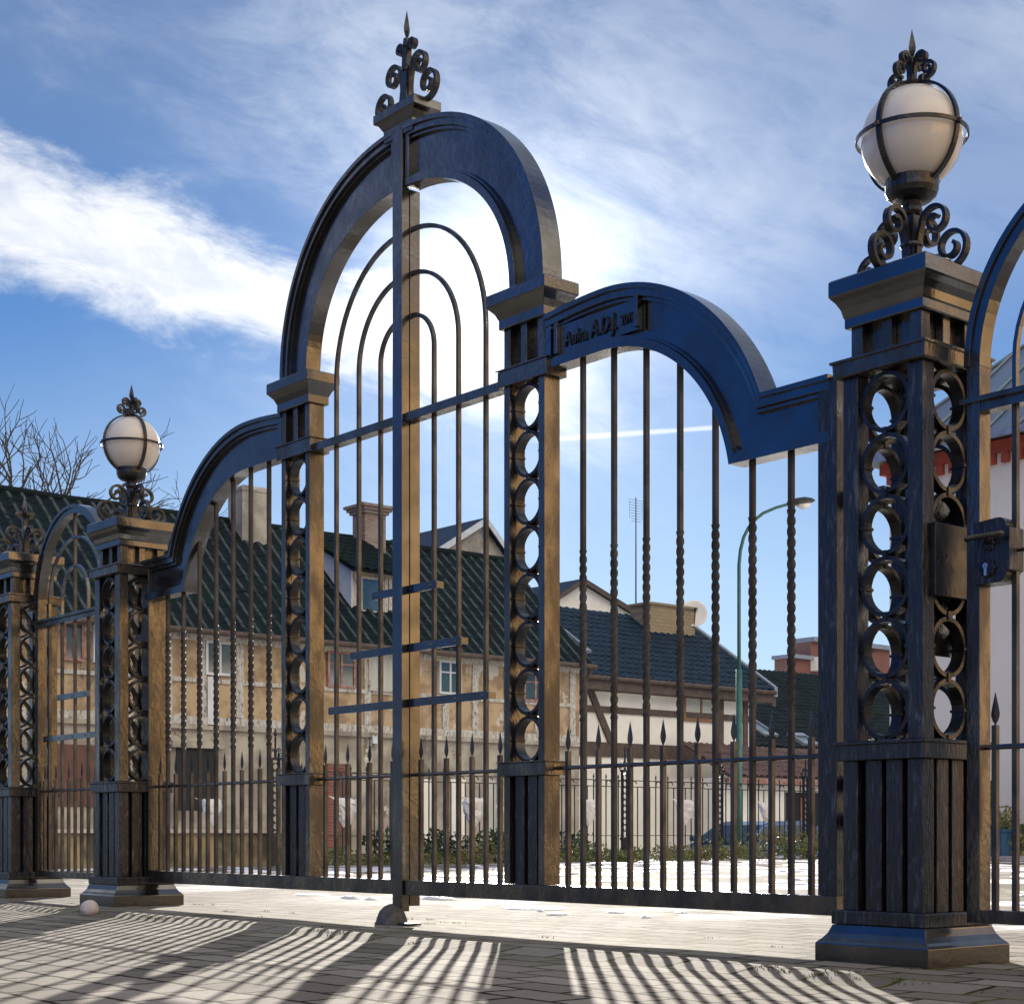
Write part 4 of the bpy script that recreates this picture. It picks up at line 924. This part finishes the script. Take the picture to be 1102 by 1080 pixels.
# ------------------------------------------------------------------ far fence, low wall, planting, bags
FX = -16.9
py_ = [10.45, 12.4, 14.35, 16.3, 18.3, 20.3, 22.3, 24.3]
fence = thing('iron_fence', (FX, 16, 0), 'black spear-topped iron fence along the far side of the yard', 'fence')
for i, y in enumerate(py_):
    q = MB(); 
    for s_ in (-1, 1): q.box(FX - .02, FX + .02, y + s_ * .045, y + s_ * .06, 0, 1.28)
    q.box(FX - .03, FX + .03, y - .07, y + .07, .30, .34); q.box(FX - .03, FX + .03, y - .07, y + .07, 1.28, 1.31)
    for k in range(10): q.ribbon([(y + .042 * math.cos(2 * math.pi * j / 12), .39 + .09 * k + .045 * math.sin(2 * math.pi * j / 12)) for j in range(12)], lambda a, z, w_: (FX + w_, a, z), .01, .03, closed=True)
    q.box(FX - .015, FX + .015, y - .04, y + .04, 0, .30)
    q.tube([(FX, y, 1.31), (FX, y, 1.56)], .014, 6); spear(q, FX, y, 1.56, .05, .11, 1)
    for cv in scroll_curves(.7):
        for s_ in (-1, 1): q.ribbon(cv, lambda a, z, w_, s_=s_: (FX + w_, y + s_ * a, 1.31 + z), .008, .012)
    q.build('post', 'dark_metal', fence)
for a, c in zip(py_[:-1], py_[1:]):
    q = MB(); nb_ = 15; p = (c - a - .14) / nb_
    for z, w_ in ((.12, .02), (.36, .010), (1.06, .012), (1.15, .012)): q.box(FX - .012, FX + .012, a + .07, c - .07, z, z + w_)
    for k in range(nb_):
        y = a + .07 + p * (k + .5); tall = k % 2 == 0
        if tall:
            q.twist(FX, y, .13, 1.17, .013, 8, 4); spear(q, FX, y, 1.17, .035, .085, 1)
            q.ribbon([(y + .055 + .05 * math.cos(2 * math.pi * j / 10), 1.11 + .04 * math.sin(2 * math.pi * j / 10)) for j in range(7)], lambda a_, z_, w__: (FX + w__, a_, z_), .008, .014)
        else:
            q.box(FX - .006, FX + .006, y - .006, y + .006, .13, .42); spear(q, FX, y, .42, .026, .06, 1)
            q.box(FX - .006, FX + .006, y - .006, y + .006, .42, 1.06)
    q.build('panel', 'dark_metal', fence)
# low ochre wall left of and under the fence
t = thing('low_wall', (FX - .5, 8, 0), 'low ochre stone wall at the yard edge, behind the left leaf', 'wall')
MB().box(FX - .75, FX - .40, 3.0, 10.9, -.1, .40).build('wall', mat('mossy_ochre_stone', (.34, .27, .16), .9, 0, (.07, .075, .05), 2.4, (1, 1, .5), .6, 12, detail=8, thr=(.42, .60)), t)
MB().box(FX - .80, FX - .35, 3.0, 10.95, .4005, .445).build('coping', 'stone_white', t)
rnd = random.Random(9)
q = MB()
y = 10.9
while y < 26:
    hgt = .10 + .26 * max(0, mnoise.noise(Vector((y * .9, 3, 0))) + .35) * rnd.uniform(.6, 1.3) + (.14 if y > 18.8 else 0); leafy(q, (FX + .25 + rnd.uniform(-.25, .2), y, hgt * .5), (.30, .26, hgt * .8), 130, .035, rnd); y += .13
tag(q.build('ground_cover', 'leaf'), 'low green plants growing along the foot of the iron fence', 'plants', kind='stuff')
q = MB()
for k in range(36): leafy(q, (FX + .1 + rnd.uniform(-.3, .2), 12.0 + rnd.random() * 3.4, .18), (.3, .25, .28), 60, .05, rnd)
tag(q.build('ivy', 'leaf_dark'), 'dark ivy heaped against the fence below the centre of the gate', 'plants', kind='stuff')
# plastic covered flower baskets on the fence
names = ['leftmost white plastic bag hanging on the far fence, behind the left leaf', 'white plastic bag on the far fence in front of the brick doorway', 'bluish white plastic bag on the far fence just left of the right ring post', 'white plastic bag on the far fence just right of the right ring post', 'white plastic bag on the far fence left of the blue car', 'white plastic bag on the far fence in front of the blue car']
for px, nm, w_, h_ in zip((226, 371, 508, 632, 736, 824), names, (.14, .17, .18, .14, .19, .16), (.28, .34, .38, .34, .34, .30)):
    y, z = onx(px, 874, FX + .10); q = MB(); L = []
    rb = random.Random(px)
    for j in range(8):
        f_ = j / 7; rr = w_ * (1.0 - .75 * f_ ** 2) * (1 if j else .75)
        L.append([(FX + .13 + .55 * rr * math.cos(2 * math.pi * k / 14) * rb.uniform(.8, 1.15), y + rr * math.sin(2 * math.pi * k / 14) * rb.uniform(.85, 1.15), z + h_ * .5 - f_ * h_ + rb.uniform(-.02, .02)) for k in range(14)])
    q.loops(L); q.add([(FX + .12, y - w_, z + h_ * .45), (FX + .10, y - w_ * 1.5, z + h_ * .62), (FX + .14, y - w_ * .6, z + h_ * .5)], [(0, 1, 2)])
    o = tag(q.build('plastic_bag', 'plastic_bag'), nm, 'bag', 'plastic bags hung on the far fence')

# ------------------------------------------------------------------ parked car beyond the fence
CD = 36.0; ccx, ccy = atd(808, CD)
car = thing('parked_car', (0, 0, 0), 'blue car parked beyond the iron fence', 'car')
def carpt(x, y, z): return (x, y, z)
q = MB(); prof = [(-2.0, .35), (-2.02, .62), (-1.95, .78), (-1.1, .95), (-.45, 1.36), (-.1, 1.45), (.9, 1.46), (1.55, 1.32), (1.95, .98), (2.05, .80), (2.05, .35)]
low_ = [(x, z) for x, z in prof]
body = [(-2.0, .28), (-2.03, .60), (-1.92, .80), (-1.05, .95), (1.95, 1.0), (2.06, .82), (2.06, .28)]
L = []
for w_, k in ((-.84, .97), (-.82, 1.0), (.82, 1.0), (.84, .97)): L.append([(x * k, w_, .28 + (z - .28) * k) for x, z in body])
q.loops(L); bd = q.build('body', 'car_blue', car, .03)
roofp = [(-1.08, .952), (-.42, 1.36), (-.1, 1.44), (.95, 1.45), (1.55, 1.32), (1.93, 1.003)]
q = MB(); q.loops([[(x, w_ * (1 - .18 * (z - .95) / .5), z) for x, z in roofp] for w_ in (-.80, .80)]); q.build('cabin', 'car_blue', car, .02)
for s_ in (-1, 1):
    yy = lambda z: s_ * (.804 * (1 - .18 * (z - .95) / .5))
    for P_ in ([(-.85, 1.0), (-.38, 1.32), (.30, 1.36), (.30, 1.0)], [(.38, 1.0), (.38, 1.36), (.95, 1.36), (1.42, 1.26), (1.62, 1.02)]):
        n = len(P_); MB().loops([[(x, yy(z) + s_ * e, z) for x, z in P_] for e in (0, .006)]).build('side_window', 'car_glass', car)
q = MB().loops([[(-1.05 + e, -.68, .985), (-1.05 + e, .68, .985), (-.47 + e, .60, 1.345), (-.47 + e, -.60, 1.345)] for e in (0, -.012)]); q.build('windscreen', 'car_glass', car)
q = MB().loops([[(1.86 + e, -.66, 1.08), (1.86 + e, .66, 1.08), (1.58 + e, .62, 1.31), (1.58 + e, -.62, 1.31)] for e in (0, .03)]); q.build('rear_window', 'car_glass', car)
for x in (-1.25, 1.3):
    for s_ in (-1, 1):
        w = MB().lathe(x, s_ * .76, [(.2, -.09), (.31, -.09), (.32, -.05), (.32, .05), (.31, .09), (.2, .09)], 24, 'y', .32).build('wheel', 'rubber', car)
        MB().lathe(x, s_ * .80, [(.02, -.06), (.21, -.06), (.21, .06), (.02, .06)], 20, 'y', .32).build('rim', 'zinc', w)
for s_ in (-1, 1):
    bx(-2.05, -1.93, s_ * .52, s_ * .78, .60, .74).build('headlight', 'steel', car, .02); bx(2.0, 2.075, s_ * .58, s_ * .80, .70, .90).build('tail_light', 'red_trim', car, .01)
bx(-.95, -.78, -.98, -.85, 1.0, 1.12).build('wing_mirror', 'car_blue', car, .02); bx(-.95, -.78, .85, .98, 1.0, 1.12).build('wing_mirror', 'car_blue', car, .02)
car.location = (ccx, ccy, -.78); car.rotation_euler = (0, 0, R(50 + 42))

# ------------------------------------------------------------------ bare tree behind the old house
TX = -60.0
def bare_tree(px, base_py, hgt, label, seed):
    rnd = random.Random(seed); y, _ = onx(px, 600, TX); q = MB(); trunk = MB()
    t = thing('bare_tree', (TX, y, GB), label, 'tree')
    def grow(p, d_, l, r, lev):
        n = 4; pts = [p]; dd = d_.copy()
        for i in range(n):
            dd = (dd + Vector((rnd.gauss(0, .12), rnd.gauss(0, .12), rnd.gauss(.03, .08)))).normalized(); pts.append(pts[-1] + dd * l / n)
        (trunk if lev == 0 else q).tube([tuple(a) for a in pts], r, 6 if lev < 2 else 4, .62)
        if lev >= 7: return
        for k in range(3 if lev < 4 else 2 + (rnd.random() < .6)):
            a = dd.orthogonal().normalized(); a.rotate(mathutils.Quaternion(dd, rnd.uniform(0, 6.28))); nd = (dd + a * rnd.uniform(.35, .85)).normalized()
            grow(pts[-1 - (k > 1)] if rnd.random() < .75 else pts[2], nd, l * rnd.uniform(.62, .85), r * .62, lev + 1)
    grow(Vector((TX, y, GB)), Vector((0, 0, 1)), hgt * .30, hgt * .022, 0)
    trunk.build('trunk', 'bark', t); q.build('crown', 'bark', t)
bare_tree(0, 0, 19.5, 'taller leafless tree behind the old roof at the left edge', 2)
bare_tree(30, 0, 15.0, 'lower leafless tree behind the old roof, left of the smaller globe lamp', 8)

# ------------------------------------------------------------------ snow lumps, stone ball, moss
def lump(name, m, x, y, rx, ry, rz, label, cat, group=None, seed=0, z=None):
    q = MB(); L = []; n = 18
    for i in range(9):
        a = R(90 * i / 8); L.append([(x + rx * math.cos(a) * math.cos(2 * math.pi * k / n) * (1 + .25 * mnoise.noise(Vector((math.cos(2 * math.pi * k / n) * 1.5, math.sin(2 * math.pi * k / n) * 1.5, seed)))),
              y + ry * math.cos(a) * math.sin(2 * math.pi * k / n) * (1 + .25 * mnoise.noise(Vector((math.cos(2 * math.pi * k / n) * 1.5, math.sin(2 * math.pi * k / n) * 1.5, seed + 5)))),
              (gz(x, y) if z is None else z) - .003 + rz * math.sin(a) * (1 + .4 * mnoise.noise(Vector((i * .5, k * .5, seed))))) for k in range(n)])
    q.loops(L); return tag(q.build(name, m, smooth=True), label, cat, group)
def gp_(px, py): 
    D_ = H * FP / (py - 896); return atd(px, D_)
snow = [(378, 967, .10, .05, .022, 'long ridge of old snow behind the gate just left of the centre post'), (400, 968, .06, .04, .018, 'small heap of old snow close to the left side of the centre post'), (470, 968, .16, .06, .022, 'flat wide patch of old snow just right of the centre post'),
        (600, 985, .07, .05, .018, 'pale snow lump on the paving below the right ring post'), (582, 981, .025, .02, .014, 'tiny crumb of snow left of the pale lump below the right ring post'), (695, 988, .035, .025, .014, 'small snow crumb on the paving in front of the right leaf'), (733, 982, .05, .03, .013, 'thin snow patch on the paving under the middle of the right leaf')]
for i, (px, py, a, c, h_, lab) in enumerate(snow): x, y = gp_(px, py); lump('snow_patch', 'snow', x, y, a, c, h_, lab, 'snow', 'old snow on the paving', i)
rnd = random.Random(3)
q = MB()
for i in range(260):
    x = rnd.uniform(-16, -3); y = rnd.uniform(5.6, 19); D_ = -.766 * x + .643 * y
    if abs((.643 * x + .766 * y) / D_) > .4: continue
    rx = rnd.uniform(.05, .28); ry = rx * rnd.uniform(.4, .9); h_ = rnd.uniform(.008, .022); n = 12
    q.loops([[(x + rx * f_ * math.cos(2 * math.pi * k / n) * (1 + .25 * math.sin(k * 2.3 + i)), y + ry * f_ * math.sin(2 * math.pi * k / n) * (1 + .2 * math.cos(k * 1.7 + i)), gz(x, y) + h_ * g_) for k in range(n)] for f_, g_ in ((1, -.3), (.85, .55), (.5, .95), (.05, 1))])
tag(q.build('snow_cover', 'snow', smooth=True), 'broken thin snow lying across the yard beyond the gate', 'snow', kind='stuff')
x, y = gp_(96, 982); 
q = MB(); L = []
for i in range(13):
    a = R(-90 + 180 * i / 12); L.append([(x + .046 * math.cos(a) * math.cos(2 * math.pi * k / 18) * (1 + .10 * mnoise.noise(Vector((i * .7, k * .6, 1)))), y + .046 * math.cos(a) * math.sin(2 * math.pi * k / 18), .022 + .044 * math.sin(a)) for k in range(18)])
q.loops(L); tag(q.build('stone_ball', 'stone_white', smooth=True), 'whitish rounded lump on the paving in front of the middle pillar', 'stone')
q = MB(); rnd = random.Random(12)
spots = []
for i in range(300):
    if rnd.random() < .55: x, y = rnd.uniform(-9.5, -2.2), 3.66 + rnd.gauss(0, .03)
    elif rnd.random() < .5: x, y = (rnd.choice([CXR, CXL]) + rnd.uniform(-.4, .4), 4.0 - abs(rnd.gauss(0, .10)))
    else: x, y = rnd.uniform(-9, -2), rnd.uniform(3.7, 4.6)
    if mnoise.noise(Vector((x * 1.2, y * 3, 7))) < .05: continue
    for k in range(12):
        px_, py2 = x + rnd.gauss(0, .022), y + rnd.gauss(0, .009); s_ = rnd.uniform(.002, .005); a = rnd.uniform(0, 6.28)
        zg = gz(px_, py2); q.add([(px_ - s_ * .5 * math.cos(a), py2 - s_ * .5 * math.sin(a), zg), (px_ + s_ * .5 * math.cos(a), py2 + s_ * .5 * math.sin(a), zg), (px_ + rnd.gauss(0, .004), py2 + rnd.gauss(0, .004), zg + s_ * 1.8)], [(0, 1, 2)])
tag(q.build('moss', 'moss'), 'moss and tiny grass in the paving joints under the gate', 'moss', kind='stuff')
